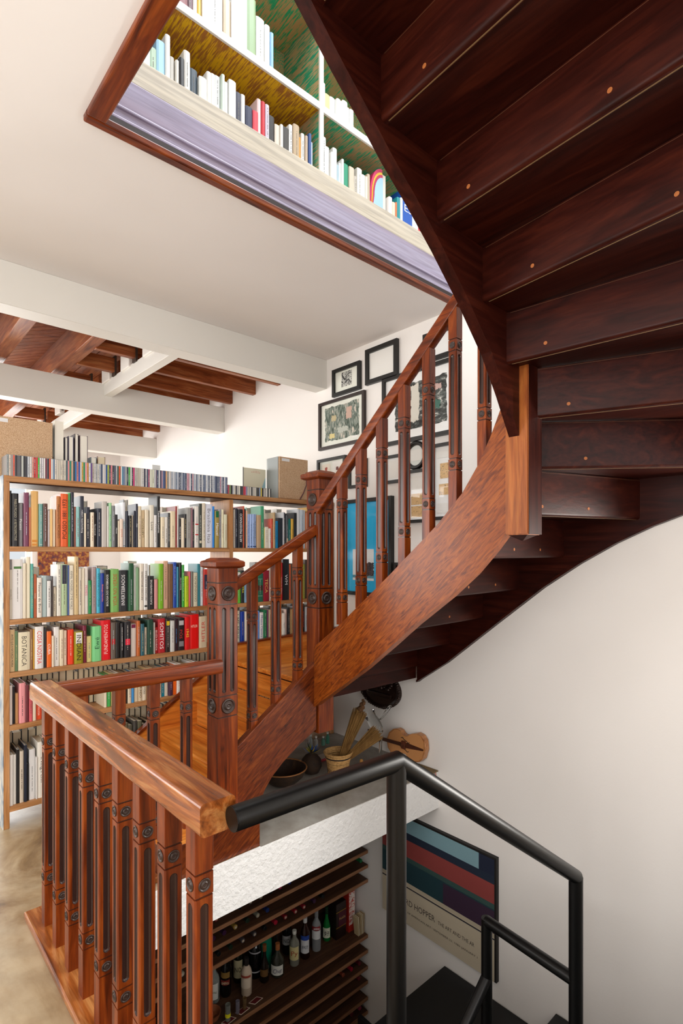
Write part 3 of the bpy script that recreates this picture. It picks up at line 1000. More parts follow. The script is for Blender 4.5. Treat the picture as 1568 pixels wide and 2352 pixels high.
ROW3 = [
    (0.69, 31, 247, '#e8c896', 'ANTES QUE A NATUREZA MORRA', '#403020'), (0.722, 16, 235, '#6a8a64'), (0.739, 62, 226, '#ebe1c3', 'BOTANICA', '#5a5444'),
    (0.802, 16, 238, '#966e4b'), (0.819, 6, 237, '#e8b040'), (0.826, 46, 253, '#f0eeeb', 'COSA NOSTRA', '#e02818'), (0.873, 17, 239, '#323234'),
    (0.891, 26, 218, '#f06e1e', 'CUBA', '#ffffff'), (0.918, 12, 189, '#ece0c8'), (0.931, 31, 241, '#ebe8e4'), (0.963, 20, 222, '#eadcc0'),
    (0.984, 19, 215, '#f0d7be'), (1.009, 36, 217, '#eb411e'), (1.046, 51, 202, '#a0961e', 'INDIAN', '#26220a'), (1.098, 23, 235, '#781937', '1', '#e8c8b0'),
    (1.122, 31, 164, '#e1d28c'), (1.154, 55, 225, '#82d791', 'Ewé', '#205a34'), (1.21, 60, 258, '#eb0f1e', 'FUNDAMENTOS', '#ffe0d8'),
    (1.273, 31, 238, '#6e645a'), (1.305, 29, 235, '#1c1a1a'), (1.335, 20, 230, '#242224', '1', '#e8e4e0'), (1.356, 43, 237, '#28262a'),
    (1.401, 38, 217, '#e1d7cd'), (1.441, 23, 236, '#c8692d'), (1.465, 26, 214, '#2d6473'), (1.493, 21, 187, '#ece0c8'), (1.515, 41, 239, '#234b3c'),
    (1.558, 8, 217, '#b4aca4'), (1.567, 24, 180, '#c82828', 'BELEZA ROUBADA', '#ffffff'), (1.592, 52, 237, '#c32832', 'SOMITOS', '#ffffff'),
    (1.645, 31, 229, '#2d2320'), (1.677, 31, 218, '#d7dad7'), (1.709, 29, 228, '#321e28', '1', '#50a0e0'), (1.739, 49, 230, '#232023', 'PÓS', '#c83030'),
    (1.789, 35, 237, '#e11419', '1945', '#ffe040'), (1.825, 73, 249, '#eb0a0a', 'HITLER', '#ffe8d0'), (1.901, 61, 230, '#d7c8aa', 'HITLER', '#d04030'),
    (2.17, 33, 258, '#b49678'), (2.204, 45, 249, '#e1e1c8', 'I ME MINE', '#404438'), (2.252, 34, 240, '#143ca0'), (2.287, 36, 238, '#e0d8c8'),
    (2.324, 48, 235, '#8a3c30'), (2.373, 31, 244, '#efe8d8'), (2.405, 15, 236, '#5a8cd2'), (2.421, 36, 222, '#f4f4f4', 'Música Clássica', '#3050a0'),
    (2.458, 33, 238, '#14784b', '1', '#d8f0d8'), (2.492, 18, 236, '#82406e'), (2.512, 39, 234, '#d8c8a8'), (2.552, 47, 231, '#3c4a64'),
    (2.602, 44, 227, '#ecd2b0'), (2.648, 28, 199, '#f2efe8', 'Ópera', '#404060'), (2.677, 23, 229, '#ecd6cc'), (2.701, 25, 240, '#1e1e22'),
    (2.728, 45, 225, '#c0a070'), (2.774, 46, 222, '#e4e0d4'), (2.822, 26, 239, '#eceff2'), (2.849, 33, 247, '#1e1a1c', '1', '#d83040'),
    (2.884, 34, 234, '#cddce6'),
]
ROW4 = [
    (0.69, 17, 229, '#eae6e2'), (0.708, 15, 219, '#1e1e22'), (0.724, 17, 177, '#c89664'), (0.742, 34, 235, '#f0a0a5'), (0.777, 16, 220, '#6e2d37'),
    (0.794, 18, 180, '#e1646e'), (0.813, 19, 220, '#ecdcc4'), (0.833, 33, 218, '#f05528', 'DICIONÁRIO DE SOCIOLOGIA', '#ffe0d0'), (0.867, 19, 189, '#283c8c'),
    (0.889, 17, 194, '#ece0c8'), (0.907, 20, 200, '#d8b880'), (0.928, 15, 187, '#ece0c8'), (0.944, 20, 202, '#e4d6b8'), (1.229, 15, 196, '#ece0c8'),
    (1.247, 25, 202, '#46b45a'), (1.274, 19, 211, '#d8b880'), (1.294, 27, 212, '#e8e0d0'), (1.322, 26, 206, '#c8a070'),
    (1.35, 29, 203, '#28221e', '1', '#e8e0d0'), (1.38, 22, 200, '#e8dac0'), (1.403, 18, 198, '#3c96dc'), (1.422, 29, 203, '#e4d4b4'),
    (1.452, 26, 201, '#e0ceae', 'NOVO MUNDO', '#443a2a'), (1.479, 27, 195, '#eadfc8', 'OS SERTÕES', '#443a2a'), (1.508, 38, 215, '#caa878'),
    (1.547, 42, 203, '#e6d8bc'), (1.592, 18, 203, '#e8dcc6'), (1.611, 27, 201, '#0a96b4'), (1.639, 27, 200, '#e8dcc8'),
    (1.667, 28, 204, '#4b2d46', '1', '#e8d8d8'), (1.696, 30, 204, '#ff6e14'), (1.727, 28, 215, '#efece4'), (1.757, 33, 206, '#d8c49c'),
    (1.791, 44, 197, '#ece4d0'), (1.838, 31, 214, '#eceae6'), (1.87, 39, 205, '#e4e2dc'),
]
ROW5 = [
    (0.692, 18, 296, '#eceae6'), (0.711, 18, 291, '#e8e6e0'), (0.73, 15, 318, '#1c1e20', '1', '#38c8b8'), (0.746, 22, 303, '#d8ccba'),
    (0.769, 15, 335, '#20283a'), (0.785, 10, 221, '#1e1e22'), (0.796, 33, 300, '#e6e6e6', '1', '#808080'), (0.83, 8, 252, '#e8e6e2'),
    (0.839, 47, 336, '#efece2', 'Irving Penn', '#404040'), (0.887, 14, 305, '#6e6a52'), (0.903, 33, 300, '#6a6650'), (0.938, 33, 332, '#4a4640'),
    (0.973, 37, 327, '#6e6a52'), (1.012, 33, 327, '#3c3a34'), (1.047, 29, 314, '#6a6650'), (1.078, 32, 302, '#5a5646'), (1.112, 25, 329, '#58544a'),
    (1.139, 32, 333, '#6e6a52'), (1.173, 39, 344, '#6a6650'), (1.214, 28, 343, '#4a4640'), (1.244, 26, 326, '#4a4640'), (1.272, 38, 317, '#4a4640'),
    (1.312, 35, 327, '#58544a'), (1.349, 34, 340, '#6e6a52'), (1.385, 30, 320, '#5a5646'), (1.417, 25, 345, '#4a4640'), (1.444, 32, 337, '#6e6a52'),
    (1.478, 31, 307, '#6a6650'), (1.511, 29, 318, '#3c3a34'), (1.542, 24, 302, '#6a6650'),
]
BY = 3.636
bc = empty('bookcase', (1.93, BY + .15, 0), 'long open-backed pine bookcase packed with books beside the stairs', 'bookcase')
SP = mk('side_panel', bx(.66, .69, BY, BY + .30, 0, 2.05, bev=.002), SHELF['z'], bc)
mk('painted_face', bx(.656, .66, BY + .003, BY + .30, .0, 2.05), BLUEWASH, SP)
mk('side_panel', bx(3.163, 3.19, BY, BY + .30, 0, 2.05, bev=.002), SHELF['z'], bc)
mk('divider', bx(2.139, 2.171, BY, BY + .30, .0, 2.006, bev=.002), SHELF['z'], bc)
SHZ = [2.047, 1.638, 1.211, .903, .595, .123]
mk('top_board', bx(.67, 3.19, BY - .004, BY + .30, 2.014, 2.047, bev=.002), SHELF['x'], bc)
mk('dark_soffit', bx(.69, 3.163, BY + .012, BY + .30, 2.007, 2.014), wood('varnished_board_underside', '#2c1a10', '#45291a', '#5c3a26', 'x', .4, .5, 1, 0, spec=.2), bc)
for z in SHZ[1:]:
    for x0, x1 in ((.69, 2.139), (2.171, 3.163)):
        mk('shelf', bx(x0, x1, BY, BY + .30, z - .030, z, bev=.002), SHELF['x'], bc)

PAGES = flat('#e2d3b4', .85)
PAGESW = flat('#ebe6da', .85)


def rect(bm, x0, x1, z0, z1, y):
    bm.faces.new([bm.verts.new(p) for p in ((x0, y, z0), (x1, y, z0), (x1, y, z1), (x0, y, z1))])


def dashes(x, w, h, y, z, rnd, cols=1):
    """rows of tiny marks for lettering too small to read"""
    bm = bmesh.new()
    for c in range(cols):
        cx = x + w * ((c + 1) / (cols + 1) - .5)
        bw = min(.004, w * .2)
        q = z + h * rnd.uniform(.12, .3)
        end = z + h * rnd.uniform(.6, .93)
        while q < end:
            l = rnd.uniform(.002, .006)
            rect(bm, cx - bw * .5, cx + bw * rnd.uniform(.2, .5), q, q + l, y)
            q += l + rnd.choice((.0015, .0015, .0015, .006))
    return bm


SMALL = {}          # colour -> shapes of the slimmest and most hidden books, joined into one object
NB = [0]


def book(x, w, h, col, z, yf, depth, title=None, tcol='#222222', mode='down', marks=None, pages=PAGES, flipped=False, small=False):
    """x = left edge; spine faces the stairs unless flipped"""
    t = min(.0028, w * .18)
    c = min(.004, w * .2)
    pts = [(-w / 2, depth), (-w / 2, c), (-w / 4, 0), (w / 4, 0), (w / 2, c), (w / 2, depth), (w / 2 - t, depth), (w / 2 - t, c + .003), (-w / 2 + t, c + .003), (-w / 2 + t, depth)]
    s = -1 if flipped else 1
    oy = depth if flipped else 0
    cx = x + w / 2
    P3 = [(cx + a, yf + oy + s * b, z) for a, b in pts]
    pb = (cx - w / 2 + t, cx + w / 2 - t, *sorted((yf + oy + s * (c + .003), yf + oy + s * (depth - .003))), z + .002, z + h - .004)
    if small:
        prism(P3, (0, 0, h), SMALL.setdefault(flat(col, .42), bmesh.new()))
        box(SMALL.setdefault(pages, bmesh.new()), *pb)
        return None
    NB[0] += 1
    o = mk('book', prism(P3, (0, 0, h)), flat(col, .42), origin=(cx, yf, z))
    mk('pages', bx(*pb), pages, o)
    y = yf - .0007
    if title == '1':
        mk('lettering', dashes(cx, w, h, y, z, random, 1), flat(tcol, .5), o)
    elif title:
        lw = min(w * .55, .026)
        if mode == 'up':
            lettering(title, (cx, y, z + h * .52), (0, 0, 1), (-1, 0, 0), h * .74, lw, tcol, o, stretch=1.25)
        else:
            lettering(title, (cx, y, z + h * .5), (0, 0, -1), (1, 0, 0), h * .78, lw, tcol, o, stretch=1.25)
    for k, (a, b, bc_) in enumerate(marks or ()):
        bm = bmesh.new()
        rect(bm, cx - w * .36, cx + w * .36, z + h * a, z + h * b, y + .0004)
        mk('spine_label', bm, flat(bc_, .45), o)
    return o


MARKS = {'#b4cba0': [(.62, .99, '#2a2e44')], '#6ecd46': [(.45, .99, '#f0f0ec')], '#a0961e': [(.62, .97, '#f0eee6')], '#28262a': [(.35, .52, '#e8304a')], '#e1d7cd': [(.88, .99, '#7a1c48')],
         '#2d2320': [(.82, .95, '#e8c820')], '#232023': [(.12, .28, '#8a8a90'), (.78, .92, '#c8c8cc')], '#a8924c': [(.82, .99, '#0f6a40')], '#50555a': [(.02, .3, '#e0c8a0')],
         '#236e55': [(.40, .58, '#4a2a24'), (.80, .815, '#9ac8b0'), (.2, .215, '#9ac8b0')], '#ece8e0': [(.55, .58, '#d82a20'), (.3, .33, '#d82a20')], '#6e645a': [(.40, .55, '#b82828')],
         '#a5beeb': [(.03, .06, '#2a4a8a')], '#c83c32': [(.45, .85, '#38344e')], '#3e443e': [(.1, .16, '#d8d0b8')], '#6fa29c': [(.04, .05, '#dfe8e0')], '#ecebe8': [(.06, .1, '#303030')],
         '#eceae8': [(.84, .88, '#4a7a3a')], '#dfe2e8': [(.02, .04, '#8090a0')], '#1482dc': [], '#e3b46c': [(.08, .12, '#d88a2c'), (.02, .05, '#d88a2c')], '#e4dece': []}
ROWNAMES = ['top', 'second', 'third', 'fourth', 'bottom']
cnt = 0
for r, row in enumerate((ROW1, ROW2, ROW3, ROW4, ROW5)):
    z = SHZ[r + 1]
    n = 0
    for b in row:
        x, w, h, col = b[0], b[1] / 1000 - .0009, b[2] / 1000, b[3]
        if x + w > 2.137 and x < 2.173:
            continue
        if x + w > 3.16 or x < .691:
            x = max(x, .6915)
            if x + w > 3.16:
                continue
        gap = SHZ[r] - .042 - z
        h = min(h, gap)
        n += 1
        title, tcol = (b[4], b[5]) if len(b) > 4 else (None, None)
        if title is None and random.random() < .72:
            title = '1'
            L = sum(lin(col)[:3])
            tcol = random.choice(['#e8e4da', '#d8c890', '#c8d0d8']) if L < .9 else random.choice(['#5a5046', '#383838', '#8a4030', '#446080'])
        up = title in ('PICASSO 1881 1973', 'BIOLOGIA DOS VERTEBRADOS', 'INVERTEBRADOS', 'LABYRINTH', 'ÁRVORES BRASILEIRAS', 'PLANTAS ORNAMENTAIS', 'DEODENDRON', 'ARTE PREHISPÁNICO', 'HITLER',
                       'Ewé', 'FUNDAMENTOS', 'PEIXES COSTA BRASILEIRA', 'Árvores no Sul', 'VIDA NO VERDE') and not (title == 'HITLER' and col == '#eb0a0a')
        d = .15 if r < 2 else .165
        yf = BY + .018 + random.uniform(-.006, .012)
        if title == 'HITLER' and col == '#eb0a0a':
            o = book(x, w, h, col, z + .0005, yf, d, None, marks=MARKS.get(col))
            lettering('HITLER', (x + w / 2, yf - .0007, z + h * .66), (1, 0, 0), (0, 0, 1), w * .7, .02, tcol, o)
        else:
            o = book(x, w, h, col, z + .0005, yf, d, title, tcol, 'up' if up else 'down', MARKS.get(col), small=w < (.0135 if r < 3 else .0165) and (title in (None, '1')))
        if o is None:
            n -= 1
            continue
        size = ('thick ' if w > .036 else 'thin ' if w < .014 else '') + ('tall ' if h > .29 else 'short ' if h < .2 else '')
        tag(o, '%s%s book, %s from the left in the %s row of the bookcase' % (size, colname(col), ordinal(n), ROWNAMES[r]), 'book', 'books in the %s row of the bookcase' % ROWNAMES[r])
# a few books of the far side of the bookcase that rise above the front rows
for i, (x, w, h, col, r) in enumerate(((.98, .03, .33, '#2b2326', 1), (1.13, .05, .31, '#6f5a48', 1), (1.42, .03, .335, '#2a2c30', 1), (1.70, .045, .30, '#8a6a30', 1), (2.02, .03, .34, '#dfe2dc', 1),
                                       (2.42, .04, .335, '#6aa088', 1), (2.60, .06, .33, '#b89a70', 1), (2.72, .05, .34, '#dcd8ce', 1), (2.90, .05, .32, '#c8a860', 1),
                                       (.84, .05, .30, '#b0b4b4', 2), (.99, .05, .33, '#4a3a3a', 2), (1.08, .06, .29, '#d8d4cc', 2), (1.24, .07, .30, '#2a2a2c', 2), (1.45, .06, .33, '#8aa89a', 2),
                                       (1.60, .05, .30, '#a8acae', 2), (1.72, .06, .31, '#e6e2d8', 2), (1.98, .06, .30, '#5a705a', 2), (2.25, .05, .29, '#d8d8d4', 2), (2.33, .06, .27, '#7a3a34', 2),
                                       (2.50, .08, .31, '#5a584e', 2), (2.75, .07, .32, '#4e5048', 2), (2.95, .06, .33, '#4a3a30', 2))):
    book(x, w, h, col, SHZ[r] + .0005, BY + .205, .09, flipped=True, pages=PAGESW, small=True)
for r, h0 in ((3, .222), (4, .222), (5, .365)):        # the far side's lower rows stand close together
    x = .70
    while x < 3.10:
        w = random.uniform(.025, .05)
        if not (x + w > 2.137 and x < 2.173):
            book(x, w, random.uniform(h0, h0 + .04), random.choice(['#2a2624', '#3c3430', '#4a3a30', '#23262c', '#3a2c28', '#55503f']), SHZ[r] + .0005, BY + .205, .09, flipped=True, small=True)
        x += w + .001

# compact discs on the top board
CD = ('#9aa4a4 #d8ccbc #b0a09a #e85a3c #2a2c34 #6a6a70 #4a4a50 #c8ccc4 #26262c #3a3a48 #c8ccd4 #e8e4e0 #e8a090 #c82018 #e02a20 #62c850 #e8e4e4 #d8d4dc #eae6e4 #7a2c3c #2a2030 #e8542c #e4e2e0 #7a98b8 '
      '#e8e0d4 #e0d8c8 #ddd6c6 #e2dccc #dcd4c4 #e0d8c8 #4a6a74 #e08a8c #1a8c70 #eab898 #303c48 #2a78c0 #d07880 #2c4cb0 #e4e0dc #e0b84a #30985c #eaa8ac #f0a050 #d8dce4 #6a4a8c #e0d4c4 #e6e2dc '
      '#b8bcc4 #dad6cc #c8ccd4 #485878 #e6e2e0 #e4e0de #2c5a98 #a8b83c #2a2c3c #e48a94 #282830 #343a58 #c8ccd0 #3a5a4c #e8622c #e6e4e0 #4a9ac8 #7a88a8 #c8ccc8 #3a4458 #4ab848 #e8e6e2 #4a4a54 #e83a84 '
      '#c8c4b8 #d0ccc0 #c8c0b0 #d8d2c4 #e8e6e2 #e6e2e0 #3a3a50 #d8d8dc #3c4660 #c04878 #dfe4d0 #dce0cc #e2e4e8 #786a80 #3a4a68 #d8dade #46405c #c8a0b4 #48609a #30406a #f0b878 #a8a49c #e8e4e0 #dcd8d8').split()
x, i = .676, 0
while x < 2.118:
    col = CD[i] if i < len(CD) else random.choice(['#54607c', '#6a7894', '#8898b4', '#dfe3ea', '#3c4a6a', '#b8c2d2', '#4a5676', '#c8d0dc', '#7a86a8', '#d8a0b0', '#e8eaee'])
    w = random.choice((.0104, .0104, .0115, .0098))
    if i in (81, 82):
        w = .016
    yf = BY + .006 + random.uniform(-.002, .003)
    o = mk('cd_case', bx(x, x + w - .0005, yf, yf + .142, 2.0475, 2.173, bev=.0008, seg=1), flat('#8f9498', .25))
    q = bmesh.new()
    rect(q, x + .0012, x + w - .0016, 2.0495, 2.171, yf - .0005)
    mk('spine_insert', q, flat(col, .35), o)
    if random.random() < .5:
        L = sum(lin(col)[:3])
        mk('lettering', dashes(x + w / 2, w, .12, yf - .0008, 2.049, random), flat('#e8e8e8' if L < .9 else '#484848', .5), o)
    i += 1
    tag(o, 'disc case with %s spine, %s from left on the bookcase top' % (colname(col), ordinal(i)), 'cd', 'compact discs on top of the bookcase')
    x += w
x, i = 2.128, 0
while x < 2.515:
    col = random.choice(['#3a3a3c', '#c8c4bc', '#d8d2c8', '#b84a5c', '#d85080', '#4a4a50', '#e0dccc', '#88a060', '#b8b4b0', '#202024', '#d0d4dc', '#c83038', '#e0c840', '#8c9cb8', '#e8e4da'])
    w = random.choice((.0125, .011, .0145))
    yf = BY + .008
    o = mk('cassette_case', bx(x, x + w - .0006, yf, yf + .108, 2.0475, 2.1175, bev=.0008, seg=1), flat('#6c6c70', .3))
    q = bmesh.new()
    rect(q, x + .0012, x + w - .0018, 2.0495, 2.1155, yf - .0005)
    mk('spine_insert', q, flat(col, .45), o)
    i += 1
    tag(o, 'small cassette case with %s spine, %s from left, beside the tall discs' % (colname(col), ordinal(i)), 'cassette', 'cassettes on top of the bookcase')
    x += w

# loudspeakers with raw chipboard backs
def speaker(x0, x1, y0, y1, z, h, label, cable):
    sp = empty('loudspeaker', ((x0 + x1) / 2, (y0 + y1) / 2, z), label, 'speaker', 'loudspeakers on top of the bookcase')
    mk('back_panel', bx(x0 + .006, x1, y0, y0 + .016, z + .012, z + h, bev=.002), CHIP, sp)
    pts = []
    for k in range(9):
        a = math.radians(180 + 90 * k / 8)
        pts.append((x0 + .03 + .03 * math.cos(a), y1 - .03 - .03 * math.sin(a) , 0))
    shell = [(x0, y0 + .014), (x1, y0 + .014), (x1, y1), (x0 + .07, y1)] + [(x0 + .07 - .07 * math.sin(math.radians(a)), y1 - .07 + .07 * math.cos(math.radians(a))) for a in (20, 45, 70, 90)]
    mk('cabinet', prism([(a, b, z + .012) for a, b in shell], (0, 0, h - .012)), flat('#8f9696', .35), sp)
    mk('foot', bx(x0 - .02, x1 - .01, y0 + .03, y1 - .03, z, z + .012, bev=.004), flat('#151515', .5), sp)
    mk('rating_label', bx(x0 + .03, x0 + .11, y0 - .0012, y0, z + h - .035, z + h - .012), flat('#e6e6e8', .5), sp)
    if cable:
        P = [(x1 - .02, y0 - .004, z + .2), (x1 - .03, y0 - .014, z + .14), (x1 - .06, y0 - .012, z + .07), (x1 - .10, y0 - .014, z + .012)]
        mk('cable', tube(P, .0022, 6), flat('#7a2c3a', .5), sp)
        mk('cable', tube([(a + .006, b - .001, c) for a, b, c in P], .0022, 6), flat('#30303c', .5), sp)
    return sp


speaker(.60, .956, BY + .155, BY + .38, 2.048, .375, 'chipboard-backed loudspeaker behind the discs at the left end of the bookcase', False)
speaker(2.66, 2.968, BY + .09, BY + .32, 2.048, .36, 'grey loudspeaker with chipboard back and red cable near the tall newel', True)
# books standing behind the discs
for i, (x, w, h, col, t) in enumerate(((.972, .05, .40, '#e9e4d8', 'ate'), (1.03, .018, .30, '#3a3440', None), (1.052, .03, .31, '#5e5a72', None), (1.09, .022, .33, '#352a34', None), (1.12, .05, .325, '#4a3440', None),
                                       (1.19, .035, .19, '#7c888c', None), (1.232, .05, .20, '#7a5a44', None))):
    o = book(x, w, h, col, 2.0475, BY + .165, .16, flipped=True, pages=PAGESW if i < 6 else PAGES)
    tag(o, ['tall cream book lettered on its cover, leaning beside the left loudspeaker', 'thin dark book behind the discs, next to the tall cream one', 'grey-violet book behind the discs, third after the loudspeaker',
            'slim plum book behind the discs, fourth after the loudspeaker', 'thick maroon book with pale pages behind the discs', 'short grey book behind the discs', 'short brown book with tan pages, last behind the discs'][i],
        'book', 'books behind the discs')
    if t:
        lettering('te', (x - .0008, BY + .245, 2.20), (0, -1, 0), (0, 0, 1), .10, .06, '#2a2622', o)
mp = empty('map_print', (2.62, BY + .29, 2.0475), 'pale map print leaning beside the grey loudspeaker', 'print')
mk('board', bx(2.44, 2.66, BY + .285, BY + .292, 2.0475, 2.315), flat('#e4dfc6', .7), mp)
mk('border', bx(2.436, 2.44, BY + .283, BY + .293, 2.0475, 2.317), flat('#50504c', .6), mp)
mk('coastline', prism([(2.60, BY + .2845, 2.05), (2.66, BY + .2845, 2.05), (2.66, BY + .2845, 2.25), (2.625, BY + .2845, 2.17)], (0, .0004, 0)), flat('#a8cfd8', .7), mp)
mk('red_title', dashes(2.56, .11, .03, BY + .2842, 2.27, random, 6), flat('#d04a3a', .7), mp)
# small white card behind the discs
cd_ = mk('card', bx(1.64, 1.70, BY + .24, BY + .244, 2.0475, 2.245), flat('#e2e4e2', .6))
tag(cd_, 'small blank white card standing behind the discs', 'card')
# the back room seen through the shelves
pt = empty('painting', (2.45, 8.795, 1.28), 'small dark red and ochre painting on the far wall behind the bookcase', 'painting')
m, nt, b = base('painted_canvas')
f = noise(nt, coords(nt, (1, 1, 1)), 22, 5)
nt.links.new(ramp(nt, f, [(.3, '#28304c'), (.42, '#7a3428'), (.52, '#94502c'), (.62, '#c08a38'), (.7, '#5a2c3c')]), b.inputs['Base Color'])
mk('canvas', bx(2.02, 2.72, 8.77, 8.8, 1.20, 1.66), m, pt)

# ------------------------------------------------------------------ upper bookshelf above the opening
US = empty('upper_bookshelf', (2.0, 2.45, UF), 'worn yellow and green painted bookshelf on the upper floor', 'bookshelf')
YB = 2.62
mk('base_board', bx(.77, XW - .005, 2.275, 2.30, 3.566, 3.682, bev=.003), CREAMB, US)
mk('bottom_shelf', bx(.77, XW - .005, 2.30, YB, 3.64, 3.681), CREAMB, US)
mk('side_panel', bx(.70, .765, 2.30, YB, UF, 5.2), WHITEP, US)
dv = mk('divider', bx(1.905, 1.932, 2.296, YB, 3.682, 5.2), GREENZ, US)
mk('front_edge', bx(1.905, 1.932, 2.285, 2.296, 3.682, 5.2), WHITEP, dv)
for x0, x1, z0, m, nm in ((.765, 1.905, 4.025, YELLOW, 1), (1.932, XW - .005, 4.02, GREEN, 1), (.765, 1.905, 4.55, GREEN, 2), (1.932, XW - .005, 4.50, GREEN, 2)):
    s = mk('shelf', bx(x0, x1, 2.296, YB, z0, z0 + .035), m, US)
    mk('front_edge', bx(x0, x1, 2.284, 2.296, z0 - .002, z0 + .037, bev=.002), WHITEP, s)
for x0, x1, z0, z1, m in ((.765, 1.905, 3.68, 4.025, YELLOW), (1.932, XW - .005, 3.68, 4.02, GREEN), (.765, 1.905, 4.06, 4.55, GREEN), (1.932, XW - .005, 4.055, 4.5, GREEN), (.765, XW - .005, 4.58, 5.2, GREEN)):
    h = (z1 - z0) / 3
    for k in range(3):
        mk('back_board', bx(x0, x1, YB, YB + .018, z0 + k * h + .002, z0 + (k + 1) * h - .002), m, US)
UPR = [('lower left', .79, 1.895, 3.682, '#dfe4e6 #f2f2ee #cdbfae #b8b095 #4a68b0 #eef2f4 #b4cdb4 #a8d4ec #f2f2ee #c8c4bc #e8e4da #2c2c30 #f0ece4 #3a4a58 #eef0ea #f4f2ee #f2f0ea #eef2f0 #d8e8dc #f0f0ee #f2f2f0 #3c3c50 #f2f0ee #2c3050 '
        '#e84050 #f4dada #d02838 #e0d8ec #2a2626 #e8dccc #f0ece4 #3c3834 #f4f4f2 #c4ac8c #e0a040 #f2f2ee #cdb8a0 #3c5a98 #dce8f4 #f2f4f4 #3a8c9c #f0ece0'),
       ('lower right', 1.945, 3.0, 3.682, '#f4f4f2 #f0eeea #f4f2ee #ecece8 #b0c8d4 #f2f4f2 #f0f0ee #2c9c78 #d8ccb8 #c8c0b4 #ece8e0 #f0ece4 #eae2d4 #c8b8a0'),
       ('upper left', .79, 1.895, 4.0605, '#34483c #3c9890 #f0f2f2 #2c2c2c #d8cfc0 #f4f4f4 #f2f2f2 #4860a0 #f4f4f4 #7a2c34 #5c3440 #f2f0ec #e8c050 #f4f4f2 #f0ece8 #f4f4f4 #d8c4a8 #f2f0ee #eceae4 #8aa878 #f4f4f0 #f2f4f6 #88b8e0'),
       ('upper right', 1.945, 2.6, 4.0555, '#f4f4f2 #ecd890 #f2f0ea #f4f4f4 #e8e8e4 #f2f2f0 #f0eee8 #ececec')]
rnd = random.Random(21)
for nm, x, x1, z, cols in UPR:
    i = 0
    for col in cols.split():
        w = rnd.choice((.016, .022, .03, .038)) * (1.25 if nm == 'upper left' else 1)
        h = rnd.uniform(.13, .215) if nm[0] == 'l' else rnd.uniform(.18, .33)
        if col == '#8aa878':
            w, h = .05, .32
        if nm == 'upper right':
            h = rnd.uniform(.12, .16)
        if col in ('#a8d4ec', '#f2f2ee', '#b8b095', '#f4f4f2'):
            h += .04
        if x + w > x1:
            break
        i += 1
        yf = 2.318 + rnd.uniform(-.008, .01)
        hid = nm == 'upper right' or (nm == 'upper left' and x < 1.05) or (nm[0] == 'l' and w < .02)
        o = book(x, w, h, col, z + .0005, yf, .15, '1' if rnd.random() < .35 else None, '#6a665e', pages=PAGESW, small=hid)
        if o is None:
            i -= 1
            x += w + .001
            continue
        tag(o, '%s book, %s from the left in the %s bay of the upper bookshelf' % (colname(col), ordinal(i), nm), 'book', 'books in the %s bay upstairs' % nm)
        x += w + rnd.choice((.001, .001, .003))
    if nm == 'lower right':
        XA = x
# arched colourful booklet and the blue book beside it
ab = empty('arched_booklet', (XA + .06, 2.36, 3.683), 'arched booklet with pink and yellow border standing among the upstairs books', 'booklet')


def arch(r, s, dy, yb, t):
    pts = [(XA + .01 + .10 * (1 - s) / 2, yb, 3.683)]
    for k in range(11):
        a = math.radians(180 - 90 * k / 10)
        pts.append((XA + .115 + .105 * s * math.cos(a) - .0, yb, 3.683 + (.10 + .19 * s * math.sin(a)) * 1))
    pts.append((XA + .115, yb, 3.683))
    return prism(pts, (0, t, 0))


for k, (s, c, t) in enumerate(((1, '#d82a68', .03), (.88, '#e8c030', .002), (.80, '#c02858', .002), (.70, '#a8cfe6', .002))):
    mk(['cover', 'yellow_border', 'pink_border', 'picture'][k], arch(0, s, 0, 2.335 - .0022 * k, t), flat(c, .4), ab)
mk('leaves', bx(XA + .118, XA + .15, 2.34, 2.48, 3.683, 3.95), PAGESW, ab)
x = XA + .16
for i, (w, h, col) in enumerate(((.03, .14, '#f2f0ec'), (.028, .12, '#e8d8c0'), (.012, .13, '#e87840'), (.03, .17, '#1a9098'), (.022, .18, '#f4f4f0'), (.09, .25, '#1858b8'), (.03, .17, '#f4f4f4'), (.026, .16, '#f0f0ee'),
                                 (.02, .15, '#d03040'), (.03, .16, '#f2f2f0'))):
    o = book(x, w, h, col, 3.6825, 2.318, .15, None, pages=PAGESW)
    if col == '#1858b8':
        lettering('CK', (x + w / 2, 2.3172, 3.6825 + .20), (1, 0, 0), (0, 0, 1), .07, .045, '#ffffff', o)
        lettering('ES', (x + w / 2, 2.3172, 3.6825 + .13), (1, 0, 0), (0, 0, 1), .07, .045, '#ffffff', o)
    tag(o, '%s book, %s after the arched booklet on the upper bookshelf' % (colname(col), ordinal(i + 1)), 'book', 'books in the lower right bay upstairs')
    x += w + .002

# the slimmest and most hidden books, joined
bm = bmesh.new()
sm = []
for m, q in SMALL.items():
    for f in q.faces:
        f.material_index = len(sm)
    t = bpy.data.meshes.new('t')
    q.to_mesh(t)
    q.free()
    bm.from_mesh(t)
    bpy.data.meshes.remove(t)
    sm.append(m)
tag(mk('small_books', bm, sm), 'slimmest books filling the gaps and the far side of the shelves', 'books', kind='stuff')
print('BOOKS', NB[0])

# ------------------------------------------------------------------ framed pictures on the right wall
def scribble(name, stops, sc, dist=2.0, stretch=(1, 1, 1)):
    m, nt, b = base(name)
    f = noise(nt, coords(nt, stretch), sc, 6, dist, .7)
    nt.links.new(ramp(nt, f, stops), b.inputs['Base Color'])
    b.inputs['Roughness'].default_value = .8
    return m


